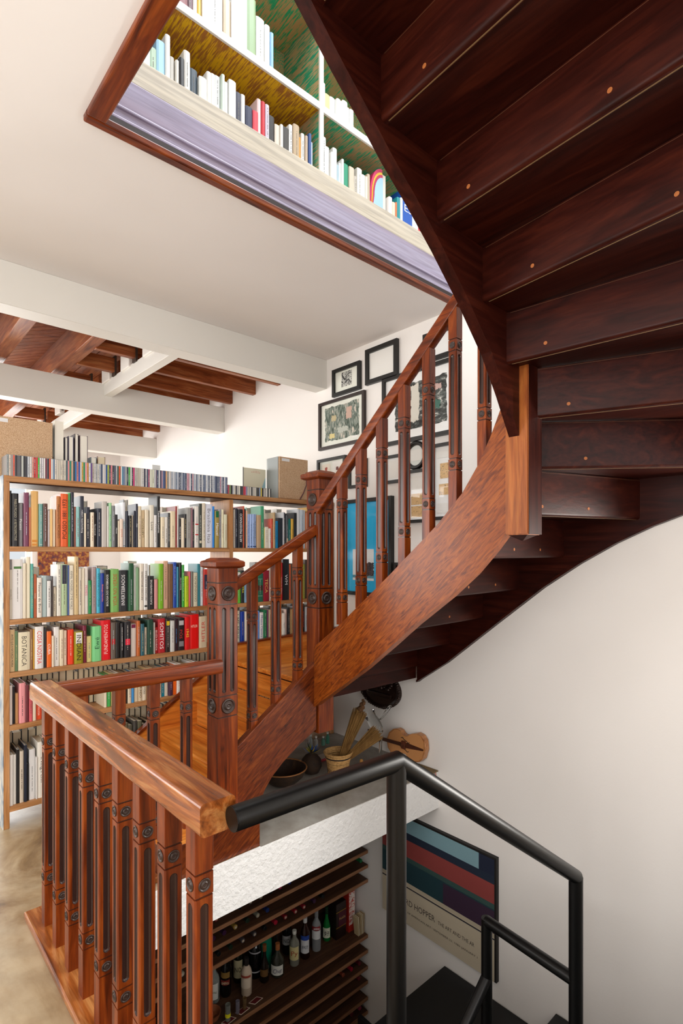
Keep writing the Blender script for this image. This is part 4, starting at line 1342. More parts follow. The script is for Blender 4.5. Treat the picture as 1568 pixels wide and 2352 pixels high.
INK = scribble('ink_maze', [(.44, '#202020'), (.5, '#e8e8e0'), (.56, '#303030')], 15, 2.5, (1, 1, .7))
LITHO = scribble('green_lithograph', [(.30, '#20261f'), (.44, '#4c5c50'), (.54, '#8a948a'), (.62, '#d8cfc0'), (.7, '#c89a8c')], 26, .9, (1, 1.6, .5))
LITHO2 = scribble('black_lithograph', [(.36, '#141414'), (.48, '#353836'), (.56, '#5c6460'), (.64, '#c9c6bf'), (.72, '#f0efe9')], 22, 1.0, (1, .6, 1.5))
PENCIL = scribble('pencil_marks', [(.40, '#e9e7e2'), (.66, '#edebe6'), (.70, '#a9a7a6')], 40, 3)
NOTE = scribble('ochre_note', [(.38, '#2e2620'), (.42, '#d9b27c'), (.8, '#e0bd8a')], 34, 3)
ROCK = scribble('rock_texture', [(.35, '#1c1c20'), (.5, '#3a3438'), (.65, '#6a5c60')], 40, 1)


def patch(y0, y1, z0, z1, x, ragged=0, seed=1):
    """paper or print lying parallel to the wall, with an uneven outline if ragged"""
    bm = bmesh.new()
    rnd = random.Random(seed)
    pts = []
    if ragged:
        n = 14
        for (a, b, c, d) in ((y0, z0, y1, z0), (y1, z0, y1, z1), (y1, z1, y0, z1), (y0, z1, y0, z0)):
            for k in range(n):
                t = k / n
                e = ragged * (1.0 - .6 * abs(2 * t - 1) ** 6)
                pts.append((x, a + (c - a) * t + rnd.uniform(-e, e) * .6, b + (d - b) * t + rnd.uniform(-e, e) * .6))
    else:
        pts = [(x, y0, z0), (x, y1, z0), (x, y1, z1), (x, y0, z1)]
    return prism(pts, (.0008, 0, 0), bm)


def picture(label, y0, y1, z0, z1, fw, fmat=BLACKF, depth=.03, paper=PAPER, arts=(), glass=True):
    p = empty('picture', (XW - .012, (y0 + y1) / 2, z0), label, 'picture', 'framed pictures on the right wall')
    xf, xb = XW - depth, XW - .001
    bm = bmesh.new()
    for a in ((y0, y1, z0, z0 + fw), (y0, y1, z1 - fw, z1), (y0, y0 + fw, z0 + fw, z1 - fw), (y1 - fw, y1, z0 + fw, z1 - fw)):
        box(bm, xf, xb, *a)
    mk('frame', bm, fmat, p)
    mk('paper', bx(XW - .012, XW - .004, y0 + fw, y1 - fw, z0 + fw, z1 - fw), paper, p)
    for k, (a, b, c, d, m, rg) in enumerate(arts):
        mk('print', patch(a, b, c, d, XW - .0132 - .0002 * k, rg, k + int(y0 * 100)), m, p)
    if glass:
        mk('pane', bx(XW - .0175, XW - .016, y0 + fw, y1 - fw, z0 + fw, z1 - fw), PANE, p)
    return p


OFFW = flat('#e4e5da', .8)
BRN = flat('#2a1c18', .45)
WHT = flat('#f1f1ef', .85)
picture('small black frame with a tiny black and white maze print', 3.288, 3.64, 2.978, 3.216, .03, paper=OFFW, arts=[(3.40, 3.53, 3.045, 3.17, INK, 0)])
picture('square black frame with an almost blank white sheet', 2.868, 3.222, 2.989, 3.28, .036, arts=[(2.93, 3.16, 3.04, 3.235, PENCIL, 0)])
picture('wide dark brown frame with a greenish animal lithograph', 3.235, 3.828, 2.53, 2.957, .026, fmat=BRN, paper=OFFW,
        arts=[(3.31, 3.75, 2.60, 2.90, LITHO, .012), (3.33, 3.39, 2.585, 2.60, PENCIL, 0), (3.62, 3.69, 2.62, 2.66, flat('#d9c98c', .8), .008), (3.40, 3.47, 2.76, 2.86, flat('#c8a898', .8), .01),
              (3.60, 3.66, 2.77, 2.82, flat('#bfb08a', .8), .01), (3.45, 3.58, 2.655, 2.70, flat('#b9bdb2', .8), .012)])
picture('black frame holding two small cards just above the tall newel cap', 3.47, 3.85, 2.13, 2.448, .026, paper=OFFW,
        arts=[(3.68, 3.79, 2.19, 2.40, flat('#eadfcf', .8), 0), (3.52, 3.65, 2.19, 2.41, flat('#eeece6', .8), 0), (3.72, 3.75, 2.34, 2.37, flat('#a84030', .8), .006), (3.57, 3.60, 2.33, 2.36, flat('#7a4a44', .8), .006)])
picture('small upright black frame half hidden by the rising handrail', 3.215, 3.43, 2.15, 2.388, .026, arts=[(3.26, 3.38, 2.19, 2.34, PENCIL, 0)])
picture('largest black frame with a dark ink print of an animal behind the balusters', 2.33, 3.03, 2.45, 2.995, .03, paper=WHT,
        arts=[(2.40, 2.90, 2.55, 2.90, LITHO2, .014), (2.66, 2.74, 2.60, 2.88, flat('#d8d4c8', .8), .016), (2.46, 2.53, 2.66, 2.72, flat('#3a6a5c', .8), .014), (2.45, 2.52, 2.80, 2.84, flat('#c8a8a0', .8), .01)])
picture('black frame with white sheet highest under the upper stringer', 2.33, 2.61, 3.012, 3.225, .03, paper=WHT)
picture('small black frame with white sheet beside the round frame', 2.80, 3.005, 2.15, 2.372, .024, paper=WHT, arts=[(2.84, 2.96, 2.19, 2.33, PENCIL, 0)])
picture('tall narrow black frame with sketches on ochre notes below the round frame', 2.588, 2.77, 1.828, 2.232, .024, paper=WHT,
        arts=[(2.62, 2.735, 2.07, 2.18, PENCIL, 0), (2.62, 2.735, 1.965, 2.05, NOTE, 0), (2.62, 2.735, 1.87, 1.955, NOTE, 0)])
picture('tall black frame with two ochre sketches nearest the stringer', 2.33, 2.53, 1.84, 2.395, .024, paper=WHT,
        arts=[(2.36, 2.46, 2.14, 2.25, NOTE, 0), (2.36, 2.47, 2.02, 2.10, NOTE, 0), (2.38, 2.49, 2.29, 2.34, PENCIL, 0), (2.37, 2.49, 1.89, 1.96, PENCIL, 0)])
BLUE = flat('#28c0fa', .3)
picture('large black frame with a bright blue poster of a rock in the sea', 2.92, 3.505, 1.245, 2.052, .03, depth=.04, paper=BLUE,
        arts=[(3.135, 3.386, 1.37, 1.632, flat('#e6eef2', .6), 0), (3.135, 3.386, 1.39, 1.415, flat('#5c9ab0', .6), 0), (3.135, 3.25, 1.41, 1.52, ROCK, .012)])
picture('dark framed red picture low behind the rising stringer', 2.66, 2.90, 1.20, 1.525, .022, paper=flat('#a83a34', .7))
# round frame
rf = empty('round_picture', (XW - .012, 2.69, 2.34), 'round black frame hanging among the rectangular pictures', 'picture', 'framed pictures on the right wall')
bm = lathe([(.108, 0), (.108, .018), (.1, .03), (.086, .032), (.078, .022), (.076, .006), (.076, 0)], (XW - .001, 2.69, 2.34), 40, axis=(-1, 0, 0), caps=(False, False))
mk('frame', bm, BLACKF, rf, smooth='auto')
mk('paper', lathe([(.08, 0), (.08, .005), (0, .0052)], (XW - .002, 2.69, 2.34), 40, axis=(-1, 0, 0)), flat('#dfe2dd', .8), rf)
mk('print', patch(2.64, 2.74, 2.30, 2.385, XW - .0085), PENCIL, rf)
mk('pane', lathe([(.078, 0), (.078, .001)], (XW - .012, 2.69, 2.34), 40, axis=(-1, 0, 0)), PANE, rf)

# exhibition poster on the lower wall: plain colour bands and its printed lines
ps = empty('exhibition_poster', (XW - .016, 2.5, -1.245), 'worn mounted exhibition poster with red and teal bands beside the black railing', 'poster')
X0 = 3.17
mk('board', bx(X0, XW - .001, 1.985, 3.02, -1.245, -.42), flat('#171311', .6), ps)


def band(name, y0, y1, z0, z1, c, k=0, rough=.55):
    return mk(name, bx(X0 - .0008 - .0003 * k, X0 - .0002, y0, y1, z0, z1), flat(c, rough), ps)


band('paper', 2.0, 3.02, -1.245, -.435, '#c3b7a0')
band('pale_blue_band', 2.0, 3.02, -.545, -.435, '#7fa3ad', 1)
band('dark_blue_band', 2.0, 3.02, -.60, -.545, '#1f2a3c', 1)
band('dark_blue_band', 2.0, 2.12, -.545, -.435, '#1a2238', 2)
band('red_band', 2.0, 3.02, -.73, -.60, '#8e3f3c', 1)
band('green_band', 2.0, 3.02, -.765, -.73, '#35504c', 1)
band('teal_band', 2.0, 3.02, -.925, -.765, '#1c3a42', 1)
band('plum_band', 2.0, 2.42, -.925, -.775, '#38253a', 2)
band('pale_band', 2.0, 3.02, -.95, -.925, '#b9ad97', 1)
band('dark_line', 2.0, 3.02, -.968, -.958, '#2c2a34', 1)
for body, yc, z, w, h in (('EDWARD HOPPER', 2.713, -1.075, .44, .045), ('THE ART AND THE AR', 2.31, -1.083, .31, .026), ('MUSEUM OF AMERICAN ART · SEPTEMBER 23, 1980–JANUARY 1', 2.50, -1.155, .74, .018)):
    lettering(body, (X0 - .0016, yc, z), (0, -1, 0), (0, 0, 1), w, h, '#3a342e', ps, stretch=2.2)

# ------------------------------------------------------------------ crafts on the ledge under the stair
LZ = .0045
WICK = scribble('woven_straw', [(.35, '#8a6233'), (.5, '#b98f56'), (.65, '#cfa86c')], 60, .5, (1, 1, 2.4))
bk = empty('basket', (2.56, 2.87, LZ), 'small woven straw basket holding whisk brooms', 'basket')
R = [(.066, 0), (.07, .01), (.072, .05), (.078, .11), (.09, .16), (.102, .19)]
bm = bmesh.new()
for k in range(16):
    z0, z1 = .19 * k / 16, .19 * (k + 1) / 16

    def rr(z):
        for (ra, ha), (rb, hb) in zip(R, R[1:]):
            if z <= hb:
                return ra + (rb - ra) * (z - ha) / (hb - ha)
        return R[-1][0]
    mat_i = 1 if k in (10, 13) else 0
    lathe([(rr(z0) - .001, z0), (rr((z0 + z1) / 2) + .0025, (z0 + z1) / 2), (rr(z1) - .001, z1)], (2.56, 2.87, LZ), 28, bm, mi=mat_i, caps=(False, False))
lathe([(.066, 0), (.0, .001)], (2.56, 2.87, LZ), 28, bm, caps=(False, False))
lathe([(.096, .19), (.088, .15), (.07, .05), (.0, .02)], (2.56, 2.87, LZ), 28, bm, caps=(False, False))
mk('body', bm, [WICK, flat('#2e2118', .8)], bk, smooth=True)
mk('rim', tube([(2.56 + .1 * math.cos(a * math.pi / 12), 2.87 + .1 * math.sin(a * math.pi / 12), LZ + .192) for a in range(25)], .006, 8), WICK, bk, smooth=True)
for k in range(14):
    a = 2 * math.pi * k / 14
    c = Vector((2.56 + .0745 * math.cos(a), 2.87 + .0745 * math.sin(a), LZ + .075))
    t = Vector((-math.sin(a), math.cos(a), 0)) * .012
    mk('diamond', tube([c + t, c + Vector((0, 0, .016)), c - t, c - Vector((0, 0, .016)), c + t], .0022, 5), flat('#2e2118', .8), bk)

STRAW = scribble('dry_straw', [(.3, '#6e4a22'), (.5, '#94703c'), (.7, '#b18b52')], 30, .5, (1, 1, .3))


def broom(root, tip, r0, r1, n, label, knob):
    root, tip = Vector(root), Vector(tip)
    b = empty('whisk_broom', root, label, 'broom', 'whisk brooms in the basket')
    ax = (tip - root).normalized()
    u = ax.cross(Vector((1, 0, 0))).normalized()
    v = ax.cross(u)
    bm = bmesh.new()
    rnd = random.Random(3)
    for k in range(n):
        a, q = rnd.uniform(0, 2 * math.pi), math.sqrt(rnd.random())
        d = u * math.cos(a) + v * math.sin(a)
        tube([root + d * q * r0, tip + d * q * r1 + ax * rnd.uniform(-.03, .01)], .0018, 3, bm)
    s = mk('bristles', bm, STRAW, b)
    tag(s, kind='stuff')
    if knob:
        bm = bmesh.new()
        for k in range(9):
            p = tip + ax * (.005 + .009 * k) + u * .01 * math.sin(k * 1.7)
            q = p + ax * .02
            bmesh.ops.create_icosphere(bm, subdivisions=1, radius=.024 - .0014 * k, matrix=Matrix.Translation(p))
        mk('root_knot', bm, flat('#5c3d20', .9), b, smooth=True)
    return b


broom((2.575, 2.875, .11), (2.705, 2.80, .47), .02, .056, 300, 'upright brown whisk broom with a knotted top standing in the basket', True)
broom((2.59, 2.865, .11), (2.79, 2.70, .33), .014, .06, 180, 'splayed pale whisk broom leaning right in the basket', False)

GLASS = flat('#f4f8f8', .04, .5, trans=1, name='clear_glass')
GLASS.node_tree.nodes['Principled BSDF'].inputs['IOR'].default_value = 1.3
gj = empty('glass_jug', (2.98, 2.86, LZ), 'clear ribbed glass jug on a tall foot leaning by the wall', 'jug')
mk('foot', lathe([(.045, 0), (.045, .006), (.014, .012), (.011, .15), (.016, .22), (.02, .25)], (2.98, 2.86, LZ), 20), GLASS, gj, smooth='auto')
bm = bmesh.new()
ax = Vector((-.45, .25, .85)).normalized()
lathe([(.02, 0), (.04, .03), (.046, .09), (.04, .14), (.05, .18)], (2.98, 2.86, .24), 16, bm, ax, caps=(True, False))
mk('bowl', bm, GLASS, gj, smooth='auto')
c = Vector((2.99, 2.80, .40))
mk('handle', tube([c + Vector((.03 * math.cos(a * .45), -.05 * math.sin(a * .45) + .02, .055 * math.sin(a * .45 + .6))) for a in range(15)], .006, 8), GLASS, gj, smooth=True)

# bronze plaque on the wall
BRONZE = flat('#2e1c16', .28, .8, metal=.55, name='dark_bronze')
pl = empty('wall_plaque', (XW - .02, 3.06, .36), 'dark bronze oval relief plaque on the wall under the stair', 'plaque')


def oval(ry, rz, x, h, bm=None, n=40):
    bm = bm or bmesh.new()
    rings = []
    for s, d in h:
        rings.append([bm.verts.new((x - d, 3.065 + ry * s * math.cos(2 * math.pi * i / n), .50 + rz * s * math.sin(2 * math.pi * i / n))) for i in range(n)])
    skin_rings(bm, rings)
    return bm


mk('dish', oval(.225, .152, XW - .001, [(1, 0), (1, .022), (.93, .03), (.86, .022), (.8, .012), (.4, .012), (.05, .014)]), BRONZE, pl, smooth='auto')
rnd = random.Random(5)
bm = bmesh.new()
for k in range(56):
    a = 2 * math.pi * k / 56
    bmesh.ops.create_icosphere(bm, subdivisions=1, radius=rnd.uniform(.011, .017), matrix=Matrix.Translation((XW - .022, 3.065 + .215 * math.cos(a), .50 + .144 * math.sin(a))))
mk('beaded_rim', bm, BRONZE, pl, smooth=True)
bm = bmesh.new()
for k in range(46):
    y, z = rnd.uniform(-.14, .14), rnd.uniform(0, .085)
    bmesh.ops.create_icosphere(bm, subdivisions=1, radius=rnd.uniform(.012, .022), matrix=Matrix.Translation((XW - .018, 3.065 + y, .505 + z)))
mk('relief_figures', bm, BRONZE, pl, smooth=True)
mk('relief_band', bx(XW - .034, XW - .01, 2.93, 3.20, .44, .475, bev=.01), BRONZE, pl)

# small fiddle resting on the ledge against the wall
fd = empty('fiddle', (3.16, 2.75, LZ), 'small pale wooden fiddle lying on its side against the white wall', 'violin')
FW = wood('fiddle_top_wood', '#9a5c34', '#c08350', '#d29a68', 'y', .35, 1.2, .9, .4)
OUTL = [(.0, .0), (.02, .062), (.06, .098), (.10, .108), (.135, .098), (.15, .082), (.17, .07), (.205, .072), (.228, .088), (.25, .098), (.30, .112), (.345, .10), (.375, .07), (.39, .0)]


def fid(t, s):        # t along the body from the neck end, s across; slightly rising to the far end
    a = math.radians(6)
    return (2.952 - t * math.cos(a) - s * math.sin(a), .128 + t * math.sin(a) * .4 + s * math.cos(a))


pts = [fid(t, s) for t, s in OUTL] + [fid(t, -s) for t, s in OUTL[::-1][1:-1]]
mk('body', prism([(3.145, y, z) for y, z in pts], (.045, 0, 0)), [FW], fd)
mk('purfling', prism([(3.1438, 2.752 + (y - 2.752) * .93, .14 + (z - .14) * .93) for y, z in pts], (.0012, 0, 0)), flat('#c98d58', .35), fd)
for s in (-.035, .035):
    P = [fid(t, s + q) for t, q in ((.15, .012), (.165, .018), (.18, .004), (.205, -.004), (.222, -.016), (.236, -.01))]
    mk('sound_hole', tube([(3.1432, y, z) for y, z in P], .0028, 6), flat('#1a0f0a', .6), fd)
y0, z0 = fid(.16, 0)
y1, z1 = fid(-.20, 0)
DK = flat('#4a2416', .4)
mk('neck', frame_bar([(3.135, y0, z0), (3.135, y1, z1)], (0, 0, 1), (1, 0, 0), .024, .02, bev=.004), DK, fd)
y2, z2 = fid(.21, 0)
y3, z3 = fid(.375, 0)
mk('tailpiece', prism([(3.136, y2, z2 - .02), (3.136, y2, z2 + .02), (3.136, y3, z3 + .006), (3.136, y3, z3 - .006)], (.007, 0, 0)), DK, fd)
yb, zb = fid(.185, 0)
mk('bridge', bx(3.125, 3.145, yb - .018, yb + .018, zb - .03, zb + .03, bev=.004), flat('#5c2c1a', .4), fd)
mk('scroll', lathe([(.006, 0), (.014, .004), (.014, .024), (.006, .028)], (3.121, y1 - .0, z1), 14, axis=(1, 0, 0)), DK, fd, smooth='auto')
for k in (-1, 1):
    mk('peg', lathe([(.003, 0), (.003, .03), (.008, .034), (.008, .046)], (3.135, y1 - .02 + .012 * k, z1), 8, axis=(0, 0, k)), DK, fd)
for k in range(4):
    s = (k - 1.5) * .004
    ya, za = fid(-.19, s)
    ye, ze = fid(.215, s * 1.6)
    mk('string', tube([(3.122, ya, za), (3.122, ye, ze)], .0006, 4), flat('#c8c4b8', .3, metal=1), fd)

# gourd bowl, ornament, tray, vials, figure, mat
GOURD = scribble('dark_gourd', [(.35, '#1c110c'), (.55, '#33200f'), (.7, '#4c3016')], 14, 1)
bm = bmesh.new()
prof_o = [(.03, 0), (.09, .02), (.14, .065), (.165, .12)]
prof_i = [(.16, .12), (.13, .065), (.085, .026), (.0, .012)]
lathe(prof_o + prof_i, (2.212, 3.05, LZ), 30, bm)
gb = mk('gourd_bowl', bm, GOURD, smooth='auto')
tag(gb, 'large dark gourd bowl on the ledge beneath the lower stringer', 'bowl')
mk('rim', tube([(2.212 + .1625 * math.cos(a * math.pi / 15), 3.05 + .1625 * math.sin(a * math.pi / 15), LZ + .12) for a in range(31)], .005, 6), flat('#8a5a2c', .6), gb, smooth=True)
orn = empty('feather_ornament', (2.475, 3.065, LZ), 'round dark gourd rattle topped with blue and yellow feathers', 'ornament')
mk('gourd', lathe([(.02, 0), (.055, .015), (.075, .06), (.07, .105), (.045, .135), (.02, .15), (.012, .17)], (2.475, 3.065, LZ), 24), GOURD, orn, smooth=True)
rnd = random.Random(9)
for k in range(26):
    a, e = rnd.uniform(0, 6.28), rnd.uniform(.35, 1.1)
    r = Vector((2.475, 3.065, LZ + .145))
    d = Vector((math.cos(a) * math.cos(e), math.sin(a) * math.cos(e), math.sin(e)))
    s = d.cross(Vector((0, 0, 1))).normalized() * .007
    L = rnd.uniform(.05, .09)
    bm = bmesh.new()
    for w in (d.cross(s).normalized() * .0012,):
        prism([r, r + d * L * .5 + s, r + d * L, r + d * L * .5 - s], w, bm)
    mk('feather', bm, flat(rnd.choice(['#2a62b8', '#244c98', '#b8a018', '#c8b428', '#1c2c20', '#8a8a1c']), .7), orn)
tr = mk('tray', bx(2.66, 2.80, 3.18, 3.28, LZ, LZ + .02, bev=.006), flat('#9c1c28', .35))
tag(tr, 'small red tray lying behind the straw basket', 'tray')
mk('white_lining', bx(2.67, 2.79, 3.19, 3.27, LZ + .02, LZ + .0215), flat('#c8c4bc', .6), tr)
for i, (x, y, c, h) in enumerate(((2.82, 3.50, '#c8d0d0', .10), (2.855, 3.475, '#e8e8e4', .085), (2.915, 3.455, '#8ac8b8', .075), (2.972, 3.465, '#6ac0a8', .095))):
    o = empty('vial', (x, y, LZ), ['clear vial leftmost under the newel', 'white figure vial second under the newel', 'shorter green glass vial under the stair', 'taller green glass vial under the stair'][i], 'vial', 'vials under the stair')
    mk('glass', lathe([(.014, 0), (.016, .01), (.016, h * .6), (.008, h * .72), (.008, h * .85)], (x, y, LZ), 14), flat(c, .1, trans=.6), o, smooth='auto')
    mk('stopper', lathe([(.009, h * .85), (.01, h), (0, h)], (x, y, LZ), 12), flat('#d8d8d4' if i != 1 else '#f0f0ec', .4), o)
fg = empty('carved_figure', (2.72, 2.80, LZ), 'little ochre carved figure between the basket and the fiddle', 'figurine')
mk('body', lathe([(.02, 0), (.024, .02), (.016, .05), (.02, .075), (.008, .09)], (2.72, 2.80, LZ), 12), flat('#8a5c24', .7), fg, smooth=True)
mk('head', lathe([(.004, 0), (.013, .01), (.012, .024), (.003, .032)], (2.72, 2.80, LZ + .088), 12), flat('#9a6c2c', .7), fg, smooth=True)
mk('arm', tube([(2.70, 2.81, LZ + .07), (2.685, 2.815, LZ + .045), (2.69, 2.80, LZ + .03)], .005, 6), flat('#8a5c24', .7), fg)
mk('arm', tube([(2.74, 2.79, LZ + .07), (2.755, 2.785, LZ + .045), (2.75, 2.77, LZ + .03)], .005, 6), flat('#8a5c24', .7), fg)
mt = mk('mat', bx(3.02, 3.188, 2.475, 2.66, LZ, LZ + .008, bev=.003), scribble('woven_mat', [(.4, '#5c4a30'), (.5, '#8a744e'), (.6, '#6a5a3c')], 70, .4))
tag(mt, 'small woven mat with red tassels on the ledge corner by the wall', 'mat')
for k, c in enumerate(('#8a2c28', '#3a3a34', '#b04038', '#c8c0b0')):
    x = 3.13 + .012 * k
    mk('tassel', tube([(x, 2.476, LZ + .004), (x, 2.468, -.05), (x + .004 * math.sin(k), 2.474, -.13 - .02 * (k % 3))], [.002, .003, .0045], 6), flat(c, .9), mt)

# ------------------------------------------------------------------ wine rack under the slab
wr = empty('wine_rack', (2.0, 3.4, -2.7), 'dark wooden wine rack of closely spaced shelves under the white slab', 'wine rack')
RZ = [-.86, -.98, -1.10, -1.56, -1.685, -1.82, -1.94, -2.075, -2.19, -2.30, -2.42, -2.54]
for z in RZ:
    s = mk('shelf', bx(.66, 3.185, 3.206, 3.595, z - .024, z), RACK['x'], wr)
    mk('front_edge', bx(.66, 3.185, 3.200, 3.206, z - .026, z), RACKEDGE['x'], s)
for x in (.66, 1.47):
    mk('upright', bx(x, x + .02, 3.26, 3.595, -2.69, -.28), RACK['z'], wr)
mk('back_board', bx(.66, 3.185, 3.585, 3.596, -2.69, -.28), RACK['x'], wr)
CAPG = flat('#0c120c', .12, .6, name='dark_bottle_glass')
CAPS = {'red': '#8c1020', 'crimson': '#a81430', 'purple': '#3c1c3c', 'gold': '#a08038', 'black': '#141414', 'dark green': '#1c2c20', 'grey': '#4a4448', 'navy': '#18285c', 'blue': '#1c2c78', 'green': '#0a6a38',
        'wine red': '#6a1020', 'copper': '#8a3c24', 'pink': '#a82c58', 'silver': '#8a8878'}
LYING = {0: [(1.80, 'red'), (1.98, 'black'), (2.065, 'grey'), (2.15, 'silver'), (2.236, 'black'), (2.316, 'pink'), (2.40, 'blue'), (2.485, 'black')],
         1: [(1.69, 'black'), (1.779, 'purple'), (1.86, 'purple'), (1.945, 'gold'), (2.042, 'dark green'), (2.124, 'silver'), (2.206, 'navy'), (3.13, 'green')],
         2: [(1.56, 'silver'), (1.70, 'black'), (1.818, 'black'), (1.909, 'dark green'), (2.004, 'grey'), (2.098, 'grey'), (2.186, 'black'), (2.277, 'crimson'), (2.363, 'red'), (2.456, 'red'), (2.535, 'red'), (2.635, 'purple'), (2.722, 'black')],
         5: [(2.934, 'copper'), (3.025, 'crimson'), (3.115, 'wine red')], 6: [(3.11, 'wine red')], 7: [(2.52, 'crimson')], 8: [(3.03, 'wine red'), (3.12, 'pink')], 9: [(3.0, 'silver'), (3.1, 'gold')]}
SHN = {0: 'highest', 1: 'second', 2: 'third', 5: 'sixth', 6: 'seventh', 7: 'eighth', 8: 'ninth', 9: 'tenth'}
proto = None
for k, row in LYING.items():
    for i, (x, c) in enumerate(row):
        lbl = 'lying wine bottle with %s capsule, %s from left on the %s rack shelf' % (c, ordinal(i + 1), SHN[k])
        z, y = RZ[k] + .0385, 3.225
        ax = (0, 1, 0)
        o = empty('wine_bottle', (x, y + .15, RZ[k]), lbl, 'bottle', 'wine bottles lying in the rack')
        mk('glass', lathe([(.0135, .045), (.0135, .085), (.02, .10), (.036, .125), (.038, .14), (.038, .318), (.034, .325), (.0, .32)], (x, y, z), 16, axis=ax), CAPG, o, smooth='auto')
        mk('capsule', lathe([(.009, .0004), (.014, .0), (.0155, .002), (.0155, .01), (.0145, .012), (.0145, .05)], (x, y, z), 16, axis=ax), flat(CAPS[c], .35), o, smooth='auto')
        mk('capsule_disc', lathe([(.0105, -.0006), (.0085, -.0006), (.008, .0002), (0, .0002)], (x, y, z), 14, axis=ax), flat('#b8a894' if c in ('red', 'gold', 'grey', 'silver') else CAPS[c], .3), o)


def standing(x, y, prof, glass, cap, capz, labels, label, trans=0, z=RZ[3], n=20):
    o = empty('bottle', (x, y, z), label, 'bottle', 'bottles standing in the rack')
    mk('glass', lathe(prof, (x, y, z + .0005), n), flat(glass, .1, .6, trans=trans), o, smooth='auto')
    r = prof[-1][0] + .0018
    mk('cap', lathe([(r, capz), (r + .001, capz + .002), (r + .001, prof[-1][1] + .006), (0, prof[-1][1] + .007)], (x, y, z), 16), flat(cap, .35), o, smooth='auto')
    for z0, z1, c, txt, tc in labels:
        rr = max(a for a, h in prof if h <= z1 + .03) + .0009
        bm = bmesh.new()
        # wrapped label on the side that faces the stairs
        a0, a1, m = 165, 285, 12
        rows = [[bm.verts.new((x + rr * math.cos(math.radians(a0 + (a1 - a0) * i / m)), y + rr * math.sin(math.radians(a0 + (a1 - a0) * i / m)), z + h)) for i in range(m + 1)] for h in (z0, z1)]
        for i in range(m):
            bm.faces.new([rows[0][i], rows[0][i + 1], rows[1][i + 1], rows[1][i]])
        L = mk('label', bm, flat(c, .55), o, smooth=True)
        if txt:
            d = Vector((-.60, -.80, 0))
            lettering(txt, Vector((x, y, z + (z0 + z1) / 2)) + d * (rr + .0016), (.80, -.60, 0), (0, 0, 1), rr * 1.25, (z1 - z0) * .45, tc, L)
    return o


TALL = [(.034, 0), (.037, .006), (.037, .19), (.030, .215), (.015, .245), (.0135, .30)]
SHORT = [(.036, 0), (.039, .006), (.039, .15), (.032, .178), (.015, .205), (.0135, .25)]
SLIM = [(.03, 0), (.033, .006), (.033, .11), (.024, .14), (.013, .18), (.012, .26)]
standing(1.55, 3.34, TALL, '#161410', '#8a1c1c', .25, [(.05, .15, '#d8c490', '', ''), (.16, .19, '#c87020', '', '')], 'dark bottle with tan label behind the railing, leftmost on the deep shelf')
standing(1.91, 3.46, SHORT, '#cfd8d4', '#d8d8d4', .23, [(.03, .14, '#d8d8d0', 'Quintal', '#3a5a2a')], 'clear bottle with a pale grape label in the rack', .7)
standing(2.0, 3.45, TALL, '#0e0c0a', '#1a1a1a', .25, [(.09, .125, '#7a2018', 'ENERGI', '#e8d8b0'), (.14, .18, '#8a6a30', '', '')], 'black bottle with a dark red band label in the rack')
standing(2.135, 3.50, TALL, '#161a10', '#b8b4a8', .25, [(.04, .17, '#c8bf98', 'NO', '#2a2a20')], 'green bottle with tall cream label at the back of the rack')
standing(2.115, 3.36, SHORT, '#c9b6a0', '#2a2624', .20, [(.06, .13, '#d8c8b4', '', ''), (.135, .15, '#a04030', '', '')], 'cream ceramic bottle with dark cap standing forward in the rack')
standing(2.255, 3.46, [(.045, 0), (.05, .008), (.05, .2), (.035, .23), (.018, .25), (.016, .29)], '#0c0c0e', '#141414', .26, [(.05, .06, '#b8b8bc', '', ''), (.19, .2, '#b8b8bc', '', '')], 'wide black bottle with thin silver lines in the rack')
standing(2.276, 3.37, SLIM, '#1a120c', '#8a5028', .22, [(.05, .10, '#6a4a24', '', '')], 'slim dark bottle with orange cork cap in front of the black one')
standing(2.36, 3.48, [(.04, 0), (.045, .01), (.05, .14), (.045, .22), (.03, .25), (.016, .28)], '#0e7a5c', '#0e6a50', .25, [], 'bright green plastic-wrapped bottle in the rack')
standing(2.38, 3.35, [(.04, 0), (.048, .01), (.05, .08), (.044, .13), (.018, .165), (.0145, .23)], '#3a3a30', '#a8683c', .19, [(.03, .10, '#dcdcd4', 'Chef', '#3a3a5a')], 'round-bellied clear bottle with white oval label in the rack', .25)
standing(2.568, 3.49, TALL, '#141416', '#c8c8c8', .25, [(.08, .15, '#b0b0b0', 'NO', '#202020')], 'dark bottle with grey label behind the cream-labelled one')
standing(2.455, 3.52, TALL, '#1a1812', '#b89848', .25, [], 'dark bottle with gold cap behind the green one')
standing(2.541, 3.355, SHORT, '#a8a898', '#d8d8d0', .23, [(.05, .15, '#d4c890', 'Py', '#a04020')], 'clear bottle with pale yellow label in the rack', .5)
standing(2.646, 3.355, TALL, '#2a120c', '#dcdcdc', .27, [(.05, .15, '#d8dade', 'PAST', '#303850'), (.15, .185, '#2848a0', '', '')], 'brown bottle with white and blue label in the rack')
standing(2.764, 3.36, TALL, '#b8bcc0', '#8a8a8c', .26, [(.10, .165, '#d8dadc', '', ''), (.17, .20, '#8c1820', 'SMIRNO', '#ffffff')], 'clear spirit bottle with red and white label in the rack', .55)
standing(2.897, 3.39, SLIM, '#0c6a2c', '#14301c', .21, [(.03, .11, '#d8dcc8', '好', '#181818')], 'small bright green bottle with pale label in the rack')
xb = empty('gift_box', (2.99, 3.40, RZ[3]), 'dark purple gift box with gold lines in the rack', 'box')
mk('carton', bx(2.94, 3.05, 3.32, 3.44, RZ[3] + .0005, RZ[3] + .29, bev=.003), flat('#20100f', .35), xb)
mk('red_panel', bx(2.965, 3.05, 3.3185, 3.32, RZ[3] + .10, RZ[3] + .22), flat('#4a1428', .4), xb)
